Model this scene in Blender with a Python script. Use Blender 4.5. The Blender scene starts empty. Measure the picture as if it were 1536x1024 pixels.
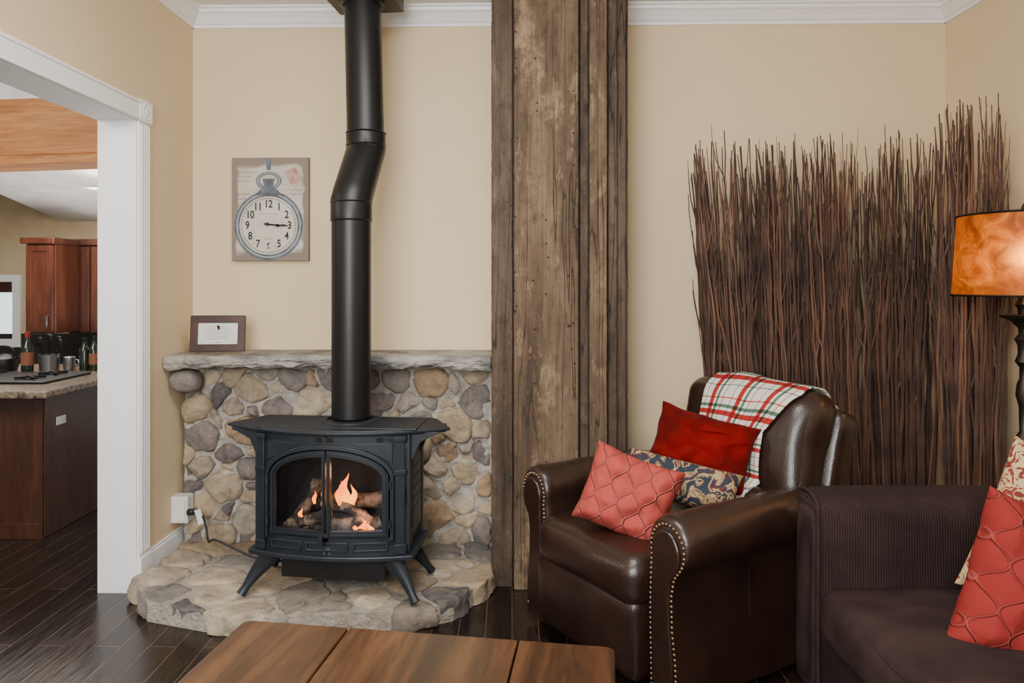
import bpy, bmesh, math, random
from mathutils import Vector, Matrix, noise
R=math.radians; PI=math.pi
random.seed(7)
C=bpy.context.scene.collection
F=1100.0; YAW=R(1.2); HZ=425.0; CX=768-F*math.tan(YAW); EYE=1.3
# ------------------------------------------------------------ camera
cd=bpy.data.cameras.new('camera'); cam=bpy.data.objects.new('camera',cd); C.objects.link(cam)
cam.location=(0,0,EYE); cam.rotation_euler=(R(90),0,YAW)
cd.sensor_width=36; cd.lens=F/1536*36
cd.shift_x=(768-CX)/1536; cd.shift_y=-(512-HZ)/1536; cd.clip_start=.05
bpy.context.scene.camera=cam
def ray(px,py):
    a=(px-CX)/F; c=-(py-HZ)/F
    return Vector((a*math.cos(YAW)-math.sin(YAW), a*math.sin(YAW)+math.cos(YAW), c))
def atY(px,py,Y):
    d=ray(px,py); return Vector((0,0,EYE))+d*(Y/d.y)
def atZ(px,py,Z):
    d=ray(px,py); return Vector((0,0,EYE))+d*((Z-EYE)/d.z)
# ------------------------------------------------------------ mesh builder
class MB:
    def __init__(s): s.v=[]; s.f=[]; s.uv={}; s.M=Matrix()
    def add(s,p): s.v.append(s.M@Vector(p)); return len(s.v)-1
    def grid(s,fn,nu,nv,uv=False):
        base=len(s.v)
        for j in range(nv+1):
            for i in range(nu+1):
                k=s.add(fn(i/nu,j/nv))
                if uv: s.uv[k]=(i/nu,j/nv)
        w=nu+1
        for j in range(nv):
            for i in range(nu):
                a=base+j*w+i; s.f.append((a,a+1,a+w+1,a+w))
    def box(s,c,d,rz=0):
        x,y,z=[q/2 for q in d]; m=Matrix.Rotation(rz,3,'Z'); b=len(s.v); c=Vector(c)
        for p in ((-x,-y,-z),(x,-y,-z),(x,y,-z),(-x,y,-z),(-x,-y,z),(x,-y,z),(x,y,z),(-x,y,z)): s.add(c+m@Vector(p))
        for q in ((0,3,2,1),(4,5,6,7),(0,1,5,4),(1,2,6,5),(2,3,7,6),(3,0,4,7)): s.f.append(tuple(b+k for k in q))
    def bb(s,x0,x1,y0,y1,z0,z1): s.box(((x0+x1)/2,(y0+y1)/2,(z0+z1)/2),(x1-x0,y1-y0,z1-z0))
    def tube(s,pts,r,n=8,cap=True,flat=1.0):
        pts=[Vector(p) for p in pts]; N=len(pts)
        if not isinstance(r,(list,tuple)): r=[r]*N
        prev=None; rings=[]
        for i,p in enumerate(pts):
            t=(pts[min(i+1,N-1)]-pts[max(i-1,0)]).normalized()
            if prev is None:
                a=Vector((1,0,0)) if abs(t.x)<.9 else Vector((0,1,0))
                u=(a-t*a.dot(t)).normalized()
            else: u=(prev-t*prev.dot(t)).normalized()
            prev=u; w=t.cross(u)
            rings.append([s.add(p+(u*math.cos(2*PI*k/n)+w*math.sin(2*PI*k/n)*flat)*r[i]) for k in range(n)])
        for i in range(N-1):
            for k in range(n): s.f.append((rings[i][k],rings[i][(k+1)%n],rings[i+1][(k+1)%n],rings[i+1][k]))
        if cap: s.f.append(tuple(reversed(rings[0]))); s.f.append(tuple(rings[-1]))
    def lathe(s,prof,c=(0,0,0),n=32,cap=False):
        rings=[]
        for (r,z) in prof: rings.append([s.add((c[0]+r*math.cos(2*PI*k/n),c[1]+r*math.sin(2*PI*k/n),c[2]+z)) for k in range(n)])
        for i in range(len(rings)-1):
            for k in range(n): s.f.append((rings[i][k],rings[i][(k+1)%n],rings[i+1][(k+1)%n],rings[i+1][k]))
        if cap: s.f.append(tuple(reversed(rings[0]))); s.f.append(tuple(rings[-1]))
    def prism(s,poly,fn0,fn1):
        a=[s.add(fn0(*p)) for p in poly]; b=[s.add(fn1(*p)) for p in poly]; n=len(poly)
        for k in range(n): s.f.append((a[k],a[(k+1)%n],b[(k+1)%n],b[k]))
        s.f.append(tuple(reversed(a))); s.f.append(tuple(b))
    def band(s,outer,inner,fn0,fn1,closed=False):
        n=len(outer); g=[[s.add(f(*p)) for p in L] for f in (fn0,fn1) for L in (outer,inner)]
        o0,i0,o1,i1=g
        for k in range(n if closed else n-1):
            m=(k+1)%n
            for a,b in ((o0,i0),(i0,i1),(i1,o1),(o1,o0)): s.f.append((a[k],a[m],b[m],b[k]))
        if not closed:
            for k in (0,n-1): s.f.append((o0[k],i0[k],i1[k],o1[k]))
    def rbox(s,c,size,r,puff=(0,0,0),seg=8,rot=None,wr=0,wf=8,seed=0):
        half=Vector(size)/2; c=Vector(c); r=min(r,min(half)*.999); rot=rot or Matrix.Identity(3)
        def mp(co):
            p=Vector([co[a]*half[a] for a in range(3)]); q=Vector([max(-(half[a]-r),min(half[a]-r,p[a])) for a in range(3)])
            d=p-q
            if d.length>1e-9: p=q+d.normalized()*r
            for a in range(3):
                u=co[(a+1)%3]; v=co[(a+2)%3]; p[a]+=co[a]*puff[a]*(1-u*u)*(1-v*v)
            if wr:
                nv=noise.noise_vector(p*wf+Vector((seed*3.1,seed,0))); p=p+nv*wr
            return c+rot@p
        for a in range(3):
            for sg in (-1,1):
                def fn(u,v,a=a,sg=sg):
                    co=[0,0,0]; co[a]=sg; co[(a+1)%3]=math.sin((u*2-1)*PI/2)*sg; co[(a+2)%3]=math.sin((v*2-1)*PI/2); return mp(co)
                s.grid(fn,seg,seg)
    def build(s,name,mat,parent=None,smooth=True,bevel=0,angle=40,weld=True,recalc=True):
        me=bpy.data.meshes.new(name); bm=bmesh.new(); vs=[bm.verts.new(p) for p in s.v]
        uvl=bm.loops.layers.uv.new('UVMap') if s.uv else None
        for f in s.f:
            try:
                fc=bm.faces.new([vs[k] for k in f])
                if uvl:
                    for l,k in zip(fc.loops,f): l[uvl].uv=s.uv.get(k,(0,0))
            except ValueError: pass
        if weld: bmesh.ops.remove_doubles(bm,verts=bm.verts,dist=1e-5)
        if recalc: bmesh.ops.recalc_face_normals(bm,faces=bm.faces)
        bm.to_mesh(me); bm.free()
        if smooth:
            for p in me.polygons: p.use_smooth=True
            me.set_sharp_from_angle(angle=R(angle))
        o=bpy.data.objects.new(name,me); C.objects.link(o)
        if mat: me.materials.append(mat)
        if parent: o.parent=parent
        if bevel:
            b=o.modifiers.new('bevel','BEVEL'); b.width=bevel; b.segments=2; b.limit_method='ANGLE'
        return o
def tag(o,label=None,cat=None,group=None,kind=None):
    if label: o['label']=label
    if cat: o['category']=cat
    if group: o['group']=group
    if kind: o['kind']=kind
    return o
def thing(name,label,cat,loc=(0,0,0),rz=0,group=None):
    o=bpy.data.objects.new(name,None); C.objects.link(o); o.location=loc; o.rotation_euler=(0,0,rz); o.empty_display_size=.05
    return tag(o,label,cat,group)
def struct(name,mb,m,**k): return tag(mb.build(name,m,**k),kind='structure')
# ------------------------------------------------------------ materials
def base(name):
    m=bpy.data.materials.new(name); m.use_nodes=True; nt=m.node_tree; return m,nt,nt.nodes['Principled BSDF']
def N(nt,t,**k):
    n=nt.nodes.new('ShaderNode'+t)
    for a,b in k.items(): setattr(n,a,b)
    return n
def ramp(nt,fac,stops,interp='LINEAR'):
    n=N(nt,'ValToRGB'); cr=n.color_ramp; cr.interpolation=interp
    while len(cr.elements)<len(stops): cr.elements.new(.5)
    for e,(p,c) in zip(cr.elements,stops): e.position=p; e.color=(*c,1) if len(c)==3 else c
    if fac is not None: nt.links.new(fac,n.inputs[0])
    return n
def coords(nt,scale=(1,1,1),rot=(0,0,0),src='Object'):
    tc=N(nt,'TexCoord'); mp=N(nt,'Mapping'); mp.inputs['Scale'].default_value=scale; mp.inputs['Rotation'].default_value=rot
    nt.links.new(tc.outputs[src],mp.inputs[0]); return mp.outputs[0]
def noi(nt,vec,scale,detail=5,rough=.55,dist=0):
    n=N(nt,'TexNoise'); n.inputs['Scale'].default_value=scale; n.inputs['Detail'].default_value=detail; n.inputs['Roughness'].default_value=rough; n.inputs['Distortion'].default_value=dist
    nt.links.new(vec,n.inputs['Vector']); return n.outputs['Fac']
def mth(nt,op,a,b=None,c=None):
    n=N(nt,'Math',operation=op)
    for i,x in enumerate((a,b,c)):
        if x is None: continue
        if isinstance(x,(int,float)): n.inputs[i].default_value=x
        else: nt.links.new(x,n.inputs[i])
    return n.outputs[0]
def bumpn(nt,p,h,strength,dist=.01):
    b=N(nt,'Bump'); b.inputs['Strength'].default_value=strength; b.inputs['Distance'].default_value=dist
    nt.links.new(h,b.inputs['Height']); nt.links.new(b.outputs[0],p.inputs['Normal']); return b
def mix(nt,fac,a,b,mode='MIX'):
    n=N(nt,'MixRGB',blend_type=mode)
    for i,x in enumerate((fac,a,b)):
        if isinstance(x,(int,float)): n.inputs[i].default_value=x
        elif isinstance(x,tuple): n.inputs[i].default_value=(*x,1)
        else: nt.links.new(x,n.inputs[i])
    return n.outputs[0]
def mat(name,col,rough=.5,metal=0,col2=None,ns=6,st=(1,1,1),bump=0,bs=60,coat=0,sheen=0,lo=.35,hi=.65,dist=.004):
    m,nt,p=base(name); p.inputs['Roughness'].default_value=rough; p.inputs['Metallic'].default_value=metal
    v=coords(nt,st); col2=col2 or tuple(c*.85 for c in col)
    r=ramp(nt,noi(nt,v,ns),[(lo,col2),(hi,col)]); nt.links.new(r.outputs[0],p.inputs['Base Color'])
    if bump: bumpn(nt,p,noi(nt,v,bs),bump,dist)
    if coat: p.inputs['Coat Weight'].default_value=coat; p.inputs['Coat Roughness'].default_value=.25
    if sheen: p.inputs['Sheen Weight'].default_value=sheen
    return m
def wood(name,d,mi,l,st,sc,rough=.5,bump=.3,pl=.33,ph=.7,bd=.006,coat=0):
    m,nt,p=base(name); p.inputs['Roughness'].default_value=rough
    v=coords(nt,st); a=noi(nt,v,sc,7,.6,.6)
    r=ramp(nt,a,[(pl,d),(.5,mi),(ph,l)])
    g=noi(nt,v,sc*7,6,.7); g2=ramp(nt,g,[(.3,(.5,.45,.42)),(.6,(1,1,1))])
    c=mix(nt,.85,r.outputs[0],g2.outputs[0],'MULTIPLY'); nt.links.new(c,p.inputs['Base Color'])
    bumpn(nt,p,mth(nt,'ADD',a,g),bump,bd)
    if coat: p.inputs['Coat Weight'].default_value=coat; p.inputs['Coat Roughness'].default_value=.2
    return m
def rustic(name,dark,mid,light,tan,seed=0,pm=(.50,.60)):
    m,nt,p=base(name); p.inputs['Roughness'].default_value=.8
    def cs(s):
        tc=N(nt,'TexCoord'); mp=N(nt,'Mapping'); mp.inputs['Scale'].default_value=s; mp.inputs['Location'].default_value=(seed,seed*.7,seed*1.3); nt.links.new(tc.outputs['Object'],mp.inputs[0]); return mp.outputs[0]
    big=noi(nt,cs((6,6,1.1)),1.0,9,.68,.2); r=ramp(nt,big,[(.34,dark),(.50,mid),(.66,light)])
    pat=noi(nt,cs((6,6,2.8)),1.3,10,.75,.2); pr=ramp(nt,pat,[(pm[0],(0,0,0)),(pm[1],(1,1,1))]); c=mix(nt,pr.outputs[0],r.outputs[0],tan)
    gr=noi(nt,cs((90,90,2.2)),1,8,.7); g2=ramp(nt,gr,[(.30,(.55,.53,.52)),(.5,(.97,.97,.97)),(.7,(1.22,1.20,1.18))]); c=mix(nt,.9,c,g2.outputs[0],'MULTIPLY')
    g3=ramp(nt,noi(nt,cs((25,25,18)),1,6,.7),[(.36,(.52,.48,.45)),(.50,(1,1,1))]); c=mix(nt,.7,c,g3.outputs[0],'MULTIPLY')
    ck_=mth(nt,'ABSOLUTE',mth(nt,'SUBTRACT',noi(nt,cs((10,10,.45)),1,3,.5,.1),.5)); lm=ramp(nt,noi(nt,cs((4,4,1.5)),1,3),[(.50,(0,0,0)),(.56,(1,1,1))]); cr=ramp(nt,ck_,[(.002,(.15,.12,.10)),(.005,(1,1,1))]); c=mix(nt,lm.outputs[0],c,mix(nt,1,c,cr.outputs[0],'MULTIPLY'))
    vo=N(nt,'TexVoronoi'); vo.inputs['Scale'].default_value=1; nt.links.new(cs((8,8,3.6)),vo.inputs['Vector']); kr=ramp(nt,vo.outputs['Distance'],[(.04,(.2,.15,.13)),(.13,(1,1,1))]); c=mix(nt,.8,c,kr.outputs[0],'MULTIPLY')
    nt.links.new(c,p.inputs['Base Color']); h=mth(nt,'ADD',mth(nt,'MULTIPLY',gr,.6),mth(nt,'MULTIPLY',mth(nt,'MINIMUM',ck_,.005),60)); bumpn(nt,p,mth(nt,'ADD',h,pat),.9,.012); return m
M={}
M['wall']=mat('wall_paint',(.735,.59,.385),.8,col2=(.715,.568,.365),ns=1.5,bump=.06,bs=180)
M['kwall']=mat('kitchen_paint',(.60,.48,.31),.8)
M['white']=mat('white_trim',(.90,.90,.91),.4,col2=(.88,.88,.89))
M['ceil']=mat('ceiling_paint',(.88,.875,.87),.85,bump=.1,bs=120)
def floor_mat():
    m,nt,p=base('dark_plank_floor'); v=coords(nt,(1,1,1),(0,0,R(90)))
    b=N(nt,'TexBrick'); b.offset=.37; b.inputs['Scale'].default_value=1; b.inputs['Brick Width'].default_value=1.3; b.inputs['Row Height'].default_value=.10
    b.inputs['Mortar Size'].default_value=.0024; b.inputs['Mortar Smooth'].default_value=.3; b.inputs['Color1'].default_value=(.027,.0165,.012,1); b.inputs['Color2'].default_value=(.011,.007,.0055,1); b.inputs['Mortar'].default_value=(.085,.058,.042,1)
    nt.links.new(v,b.inputs['Vector'])
    g=noi(nt,coords(nt,(30,2,1)),3,6); gr=ramp(nt,g,[(.3,(.55,.55,.55)),(.7,(1.45,1.4,1.35))])
    nt.links.new(mix(nt,1,b.outputs['Color'],gr.outputs[0],'MULTIPLY'),p.inputs['Base Color'])
    rr=ramp(nt,g,[(.3,(.14,)*3),(.7,(.27,)*3)]); nt.links.new(rr.outputs[0],p.inputs['Roughness']); p.inputs['Specular IOR Level'].default_value=.42
    bumpn(nt,p,mth(nt,'MULTIPLY_ADD',b.outputs['Fac'],-1.2,g),.2,.003); return m
M['floor']=floor_mat()
def stone_mat(name,pal,sc=9,k=.85,tint=(.44,.35,.24)):
    m,nt,p=base(name); p.inputs['Roughness'].default_value=.75
    g=N(nt,'NewGeometry'); n=len(pal); r=ramp(nt,g.outputs['Random Per Island'],[(i/n,c) for i,c in enumerate(pal)],'CONSTANT')
    v=coords(nt); a=noi(nt,v,sc,9,.72,.8); q=ramp(nt,a,[(.34,(.42,.40,.40)),(.48,(.94,.92,.9)),(.64,(1.4,1.35,1.22))])
    c=mix(nt,k,r.outputs[0],q.outputs[0],'MULTIPLY')
    s2=ramp(nt,noi(nt,v,sc*2.3,8,.7),[(.50,(0,0,0)),(.62,(1,1,1))]); c=mix(nt,mth(nt,'MULTIPLY',s2.outputs[0],.38),c,tint)
    nt.links.new(c,p.inputs['Base Color'])
    bumpn(nt,p,noi(nt,v,sc*4,9,.75),.9,.016); return m
M['stone']=stone_mat('river_stone',[(.42,.34,.245),(.19,.165,.165),(.48,.385,.265),(.25,.23,.215),(.36,.30,.235),(.52,.44,.33),(.22,.19,.185),(.40,.28,.175),(.40,.36,.31),(.46,.36,.24),(.15,.135,.14)])
M['flag']=stone_mat('hearth_stone',[(.44,.34,.235),(.22,.205,.19),(.52,.44,.335),(.31,.245,.18),(.155,.145,.145),(.46,.38,.295),(.25,.215,.19),(.38,.30,.21)],7,.9,(.40,.32,.22))
M['mortar']=mat('mortar',(.45,.42,.375),.9,col2=(.32,.295,.26),ns=18,bump=.9,bs=50,dist=.014)
M['mortar2']=mat('sandy_mortar',(.40,.36,.30),.9,col2=(.27,.24,.20),ns=14,bump=.9,bs=50,dist=.014)
M['mantel']=mat('mantel_stone',(.42,.39,.345),.75,col2=(.15,.145,.145),ns=6,st=(1,1,3),bump=1,bs=26,dist=.022,lo=.36,hi=.6)
M['barn']=rustic('reclaimed_wood',(.066,.041,.025),(.135,.088,.052),(.19,.13,.08),(.29,.205,.125),0,(.53,.63))
M['barn2']=rustic('reclaimed_wood_brown',(.040,.027,.019),(.085,.056,.037),(.12,.083,.057),(.17,.122,.085),4,(.56,.68))
M['table']=wood('table_wood',(.024,.010,.005),(.075,.031,.013),(.13,.058,.024),(7,.8,7),1.5,.30,.25,.36,.66,.002,.3)
M['cherry']=wood('cherry_cabinet',(.045,.011,.006),(.085,.022,.010),(.125,.037,.016),(5,5,.8),1.5,.35,.1,.3,.7,.002,.3)
M['island']=wood('island_wood',(.050,.018,.010),(.080,.029,.015),(.11,.041,.020),(5,5,.8),1.5,.35,.1,.3,.7,.002,.25)
M['fir']=wood('fir_beam',(.40,.14,.036),(.56,.23,.07),(.66,.32,.11),(.5,6,6),1.5,.6,.15,.3,.7,.003)
M['frame']=wood('dark_frame_wood',(.022,.009,.006),(.055,.020,.012),(.085,.033,.019),(3,6,6),3,.4,.1,.3,.7,.002)
M['iron']=mat('cast_iron',(.024,.030,.039),.42,.35,(.019,.024,.031),ns=12,bump=.15,bs=220,dist=.002)
M['black']=mat('black_metal',(.008,.008,.009),.4,.2,bump=.04,bs=100)
M['inner']=mat('firebox_dark',(.010,.009,.009),.9)
M['log']=mat('charred_log',(.26,.20,.15),.85,col2=(.022,.020,.019),ns=16,bump=.8,bs=30,dist=.01,lo=.44,hi=.58)
M['ember']=mat('ember_bed',(.08,.06,.05),.9,col2=(.012,.010,.009),ns=40,bump=.8,bs=60,dist=.01)
def emis(name,c,s,c2=None,axis=None):
    m,nt,p=base(name); p.inputs['Base Color'].default_value=(*c,1); p.inputs['Emission Color'].default_value=(*c,1); p.inputs['Emission Strength'].default_value=s
    if c2:
        r=ramp(nt,noi(nt,coords(nt,(1,1,.6)),30,3),[(.4,c),(.65,c2)]); nt.links.new(r.outputs[0],p.inputs['Emission Color'])
    return m
M['flame']=emis('flame',(1,.17,.01),3.2,(1,.46,.06))
M['glow']=emis('recessed_glow',(1,.85,.6),12)
def glass_mat():
    m=bpy.data.materials.new('stove_glass'); m.use_nodes=True; nt=m.node_tree; nt.nodes.remove(nt.nodes['Principled BSDF']); out=nt.nodes['Material Output']
    t=N(nt,'BsdfTransparent'); t.inputs[0].default_value=(.82,.82,.82,1); g=N(nt,'BsdfGlossy'); g.inputs['Roughness'].default_value=.08; g.inputs[0].default_value=(.6,.65,.7,1)
    x=N(nt,'MixShader'); x.inputs[0].default_value=.08; nt.links.new(t.outputs[0],x.inputs[1]); nt.links.new(g.outputs[0],x.inputs[2]); nt.links.new(x.outputs[0],out.inputs[0]); return m
M['glass']=glass_mat()
def leather():
    m,nt,p=base('dark_brown_leather'); v=coords(nt)
    r=ramp(nt,noi(nt,v,5),[(.3,(.013,.0056,.0040)),(.7,(.028,.0120,.0080))]); nt.links.new(r.outputs[0],p.inputs['Base Color'])
    rr=ramp(nt,noi(nt,v,9),[(.3,(.27,)*3),(.7,(.37,)*3)]); nt.links.new(rr.outputs[0],p.inputs['Roughness'])
    vo=N(nt,'TexVoronoi'); vo.inputs['Scale'].default_value=190; nt.links.new(v,vo.inputs['Vector'])
    w=noi(nt,v,6,2,.5,1.0); bumpn(nt,p,mth(nt,'MULTIPLY_ADD',w,4,mth(nt,'MULTIPLY',vo.outputs['Distance'],.4)),.28,.004); p.inputs['Coat Weight'].default_value=.25; p.inputs['Coat Roughness'].default_value=.3
    return m
M['leather']=leather()
M['brass']=mat('aged_nail',(.28,.17,.10),.35,.9)
def cord():
    m,nt,p=base('chocolate_corduroy'); p.inputs['Roughness'].default_value=.95; v=coords(nt)
    w=N(nt,'TexWave',wave_type='BANDS',bands_direction='X'); w.inputs['Scale'].default_value=42; w.inputs['Distortion'].default_value=1.6; w.inputs['Detail Scale'].default_value=3; nt.links.new(v,w.inputs['Vector'])
    r=ramp(nt,noi(nt,v,6),[(.3,(.020,.0115,.0115)),(.7,(.040,.0235,.0225))]); r2=ramp(nt,w.outputs['Fac'],[(0,(.55,.55,.55)),(.6,(1.15,1.15,1.15))])
    nt.links.new(mix(nt,1,r.outputs[0],r2.outputs[0],'MULTIPLY'),p.inputs['Base Color']); bumpn(nt,p,w.outputs['Fac'],.5,.003)
    p.inputs['Specular IOR Level'].default_value=.15; return m
M['cord']=cord()
M['seatfab']=mat('brown_seat_fabric',(.046,.027,.026),.95,col2=(.021,.012,.0115),ns=7,bump=.6,bs=180,lo=.3,hi=.7); M['seatfab'].node_tree.nodes['Principled BSDF'].inputs['Specular IOR Level'].default_value=.15
M['velvet']=mat('red_velvet',(.155,.0022,.0022),.85,col2=(.060,.001,.001),ns=6,bump=.3,bs=120,sheen=.02,lo=.35,hi=.6)
M['velvet'].node_tree.nodes['Principled BSDF'].inputs['Specular IOR Level'].default_value=.1
def quilt(name,c1,c2):
    m,nt,p=base(name); p.inputs['Roughness'].default_value=.85; tc=N(nt,'TexCoord'); sx=N(nt,'SeparateXYZ'); nt.links.new(tc.outputs['Object'],sx.inputs[0])
    u=mth(nt,'MULTIPLY',sx.outputs['X'],13); vv=mth(nt,'SINE',mth(nt,'MULTIPLY',sx.outputs['Z'],2*PI*9))
    ds=[]
    for sg,of in ((.25,0),(-.25,.5)):
        a=mth(nt,'ADD',mth(nt,'MULTIPLY_ADD',vv,sg,u),50.0+of); ds.append(mth(nt,'ABSOLUTE',mth(nt,'SUBTRACT',mth(nt,'FRACT',a),.5)))
    d=mth(nt,'MINIMUM',ds[0],ds[1]); r=ramp(nt,d,[(.015,c1),(.04,c2)]); nt.links.new(r.outputs[0],p.inputs['Base Color']); p.inputs['Specular IOR Level'].default_value=.2
    h=ramp(nt,d,[(0,(1,1,1)),(.06,(0,0,0)),(.4,(.6,.6,.6))]); bumpn(nt,p,h.outputs[0],.8,.010)
    return m
M['quilt']=quilt('coral_trellis_fabric',(.46,.135,.115),(.38,.058,.048)); M['quilt2']=quilt('red_trellis_fabric',(.33,.06,.05),(.25,.024,.021))
def floral(name,stops,sc):
    m,nt,p=base(name); p.inputs['Roughness'].default_value=.8; r=ramp(nt,noi(nt,coords(nt),sc,2,.5,1.6),stops,'CONSTANT'); nt.links.new(r.outputs[0],p.inputs['Base Color']); bumpn(nt,p,noi(nt,coords(nt),250),.2,.002); return m
M['floral']=floral('blue_gold_leaf_fabric',[(0,(.014,.022,.040)),(.45,(.22,.145,.06)),(.50,(.36,.27,.14)),(.55,(.13,.012,.010)),(.585,(.016,.025,.044))],15)
M['floral2']=floral('cream_red_floral_fabric',[(0,(.22,.02,.014)),(.44,(.50,.38,.22)),(.55,(.36,.22,.07)),(.60,(.17,.015,.01))],34)
def plaid():
    m,nt,p=base('plaid_fleece'); p.inputs['Roughness'].default_value=.9; tc=N(nt,'TexCoord'); sx=N(nt,'SeparateXYZ'); nt.links.new(tc.outputs['UV'],sx.inputs[0]); cs=[]
    W=(.78,.77,.73)
    for ax,k in (('X',3.0),('Y',7.0)):
        f=mth(nt,'FRACT',mth(nt,'MULTIPLY',sx.outputs[ax],k))
        cs.append(ramp(nt,f,[(0,W),(.14,(.20,.21,.24)),(.165,W),(.34,(.42,.02,.017)),(.50,W),(.58,(.10,.19,.14)),(.67,W),(.82,(.55,.12,.10)),(.85,W)],'CONSTANT').outputs[0])
    nt.links.new(mix(nt,1,cs[0],cs[1],'MULTIPLY'),p.inputs['Base Color']); bumpn(nt,p,noi(nt,coords(nt),200),.3,.003); return m
M['plaid']=plaid()
M['twig']=mat('willow_bark',(.095,.047,.033),.6,col2=(.030,.016,.013),ns=5,bump=.3,bs=60)
M['twig2']=mat('willow_bark_red',(.18,.088,.055),.55,col2=(.08,.04,.027),ns=5,bump=.3,bs=60)
def shade_mat():
    m,nt,p=base('amber_mica_shade'); p.inputs['Roughness'].default_value=.5; v=coords(nt)
    r=ramp(nt,noi(nt,v,11,8,.75,1.2),[(.32,(.12,.026,.002)),(.5,(.40,.110,.007)),(.68,(.72,.26,.024))]); nt.links.new(r.outputs[0],p.inputs['Base Color']); nt.links.new(r.outputs[0],p.inputs['Emission Color']); p.inputs['Emission Strength'].default_value=.10
    t=N(nt,'BsdfTranslucent'); nt.links.new(r.outputs[0],t.inputs[0]); x=N(nt,'MixShader'); x.inputs[0].default_value=.6; out=nt.nodes['Material Output']
    nt.links.new(p.outputs[0],x.inputs[1]); nt.links.new(t.outputs[0],x.inputs[2])
    tr=N(nt,'BsdfRefraction'); tr.inputs[0].default_value=(1,.55,.15,1); tr.inputs['Roughness'].default_value=.75; tr.inputs['IOR'].default_value=1.3; y=N(nt,'MixShader'); y.inputs[0].default_value=.12; nt.links.new(x.outputs[0],y.inputs[1]); nt.links.new(tr.outputs[0],y.inputs[2]); nt.links.new(y.outputs[0],out.inputs[0]); return m
M['shade']=shade_mat()
M['bulb']=emis('bulb_glow',(1,.66,.30),25)
M['bronze']=mat('aged_bronze',(.040,.031,.024),.45,.7,col2=(.016,.013,.011),ns=20,bump=.3,bs=60)
M['granite']=mat('granite',(.33,.25,.175),.3,col2=(.07,.05,.04),ns=45,coat=.4)
M['tile']=mat('dark_backsplash',(.03,.035,.035),.3,col2=(.015,.017,.018),ns=10)
def canvas_mat():
    m,nt,p=base('aged_canvas'); p.inputs['Roughness'].default_value=.85; tc=N(nt,'TexCoord'); sx=N(nt,'SeparateXYZ'); nt.links.new(tc.outputs['Object'],sx.inputs[0])
    v=coords(nt); a=ramp(nt,noi(nt,v,10,8,.7),[(.3,(.40,.35,.30)),(.6,(.60,.54,.46))])
    ex=mth(nt,'DIVIDE',mth(nt,'ABSOLUTE',sx.outputs['X']),.19); ez=mth(nt,'DIVIDE',mth(nt,'ABSOLUTE',sx.outputs['Z']),.253); e=mth(nt,'ADD',mth(nt,'MAXIMUM',ex,ez),mth(nt,'MULTIPLY',noi(nt,v,14,5),.25))
    f=ramp(nt,e,[(.94,(0,0,0)),(1.18,(1,1,1))]); nt.links.new(mix(nt,f.outputs[0],a.outputs[0],(.24,.19,.155)),p.inputs['Base Color']); bumpn(nt,p,noi(nt,v,150),.3,.003); return m
M['canvas']=canvas_mat()
M['canvasside']=mat('canvas_edge',(.24,.17,.13),.85)
M['dial']=mat('dial_cream',(.64,.60,.52),.8,col2=(.54,.49,.41),ns=14)
M['ring']=mat('dial_ring_dark_grey',(.15,.172,.20),.7,col2=(.062,.072,.088),ns=20)
M['ringl']=mat('dial_ring_pale',(.34,.37,.39),.7)
M['ink']=mat('ink',(.02,.02,.022),.7)
M['inkl']=mat('pale_ink',(.24,.23,.23),.8)
M['stamp']=mat('faded_red_stamp',(.42,.18,.15),.85,col2=(.52,.38,.32),ns=40)
M['paper']=mat('white_paper',(.82,.80,.76),.8)
M['plastic']=mat('white_plastic',(.78,.77,.74),.4)
M['rubber']=mat('black_rubber',(.012,.012,.012),.5)
M['bottle']=mat('dark_green_glass',(.012,.022,.012),.12,coat=.5)
M['redcap']=mat('red_foil',(.4,.02,.02),.35)
M['label']=mat('bottle_label',(.28,.10,.05),.6)
M['steel']=mat('steel',(.30,.30,.31),.3,.9)
M['sky']=emis('daylight_pane',(.72,.86,.92),1.6)
# ------------------------------------------------------------ setting
WY=3.60; LX=-1.580; RX=2.10; CZ=2.65; JY=3.055; NB=-1.2
mb=MB(); mb.bb(-6.5,RX+.15,NB,6.4,-.1,0); struct('floor',mb,M['floor'],smooth=False)
mb=MB(); mb.bb(LX-.16,RX+.15,NB,WY+.12,CZ,CZ+.1); struct('ceiling',mb,M['ceil'],smooth=False)
mb=MB(); mb.bb(LX-.16,RX+.15,WY,WY+.12,0,CZ); struct('wall_back',mb,M['wall'],smooth=False)
mb=MB(); mb.bb(RX,RX+.15,NB,WY,0,CZ); struct('wall_right',mb,M['wall'],smooth=False)
mb=MB(); mb.bb(LX-.156,LX,JY+.012,WY,0,CZ); mb.bb(LX-.156,LX,1.4,JY+.012,2.0,CZ); mb.bb(LX-.156,LX,NB,1.4,0,CZ); struct('wall_left',mb,M['wall'],smooth=False)
cp=[(0,0),(.010,0),(.010,.014),(.020,.020),(.030,.036),(.046,.056),(.058,.064),(.060,.078),(.072,.082),(.072,.09),(0,.09)]
zc=CZ-.09
mb=MB(); mb.prism(cp,lambda d,z:(LX,WY-d,zc+z),lambda d,z:(RX,WY-d,zc+z)); struct('trim_1',mb,M['white'],smooth=False)
mb=MB(); mb.prism(cp,lambda d,z:(LX+d,NB,zc+z),lambda d,z:(LX+d,WY,zc+z)); struct('trim_2',mb,M['white'],smooth=False)
mb=MB(); mb.prism(cp,lambda d,z:(RX-d,NB,zc+z),lambda d,z:(RX-d,WY,zc+z)); struct('trim_3',mb,M['white'],smooth=False)
mb=MB(); mb.bb(LX-.162,LX+.002,JY-.008,JY+.012,0,2.0); mb.bb(LX-.162,LX+.002,1.4,JY+.012,1.985,2.0); struct('trim_4',mb,M['white'],smooth=False)
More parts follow.
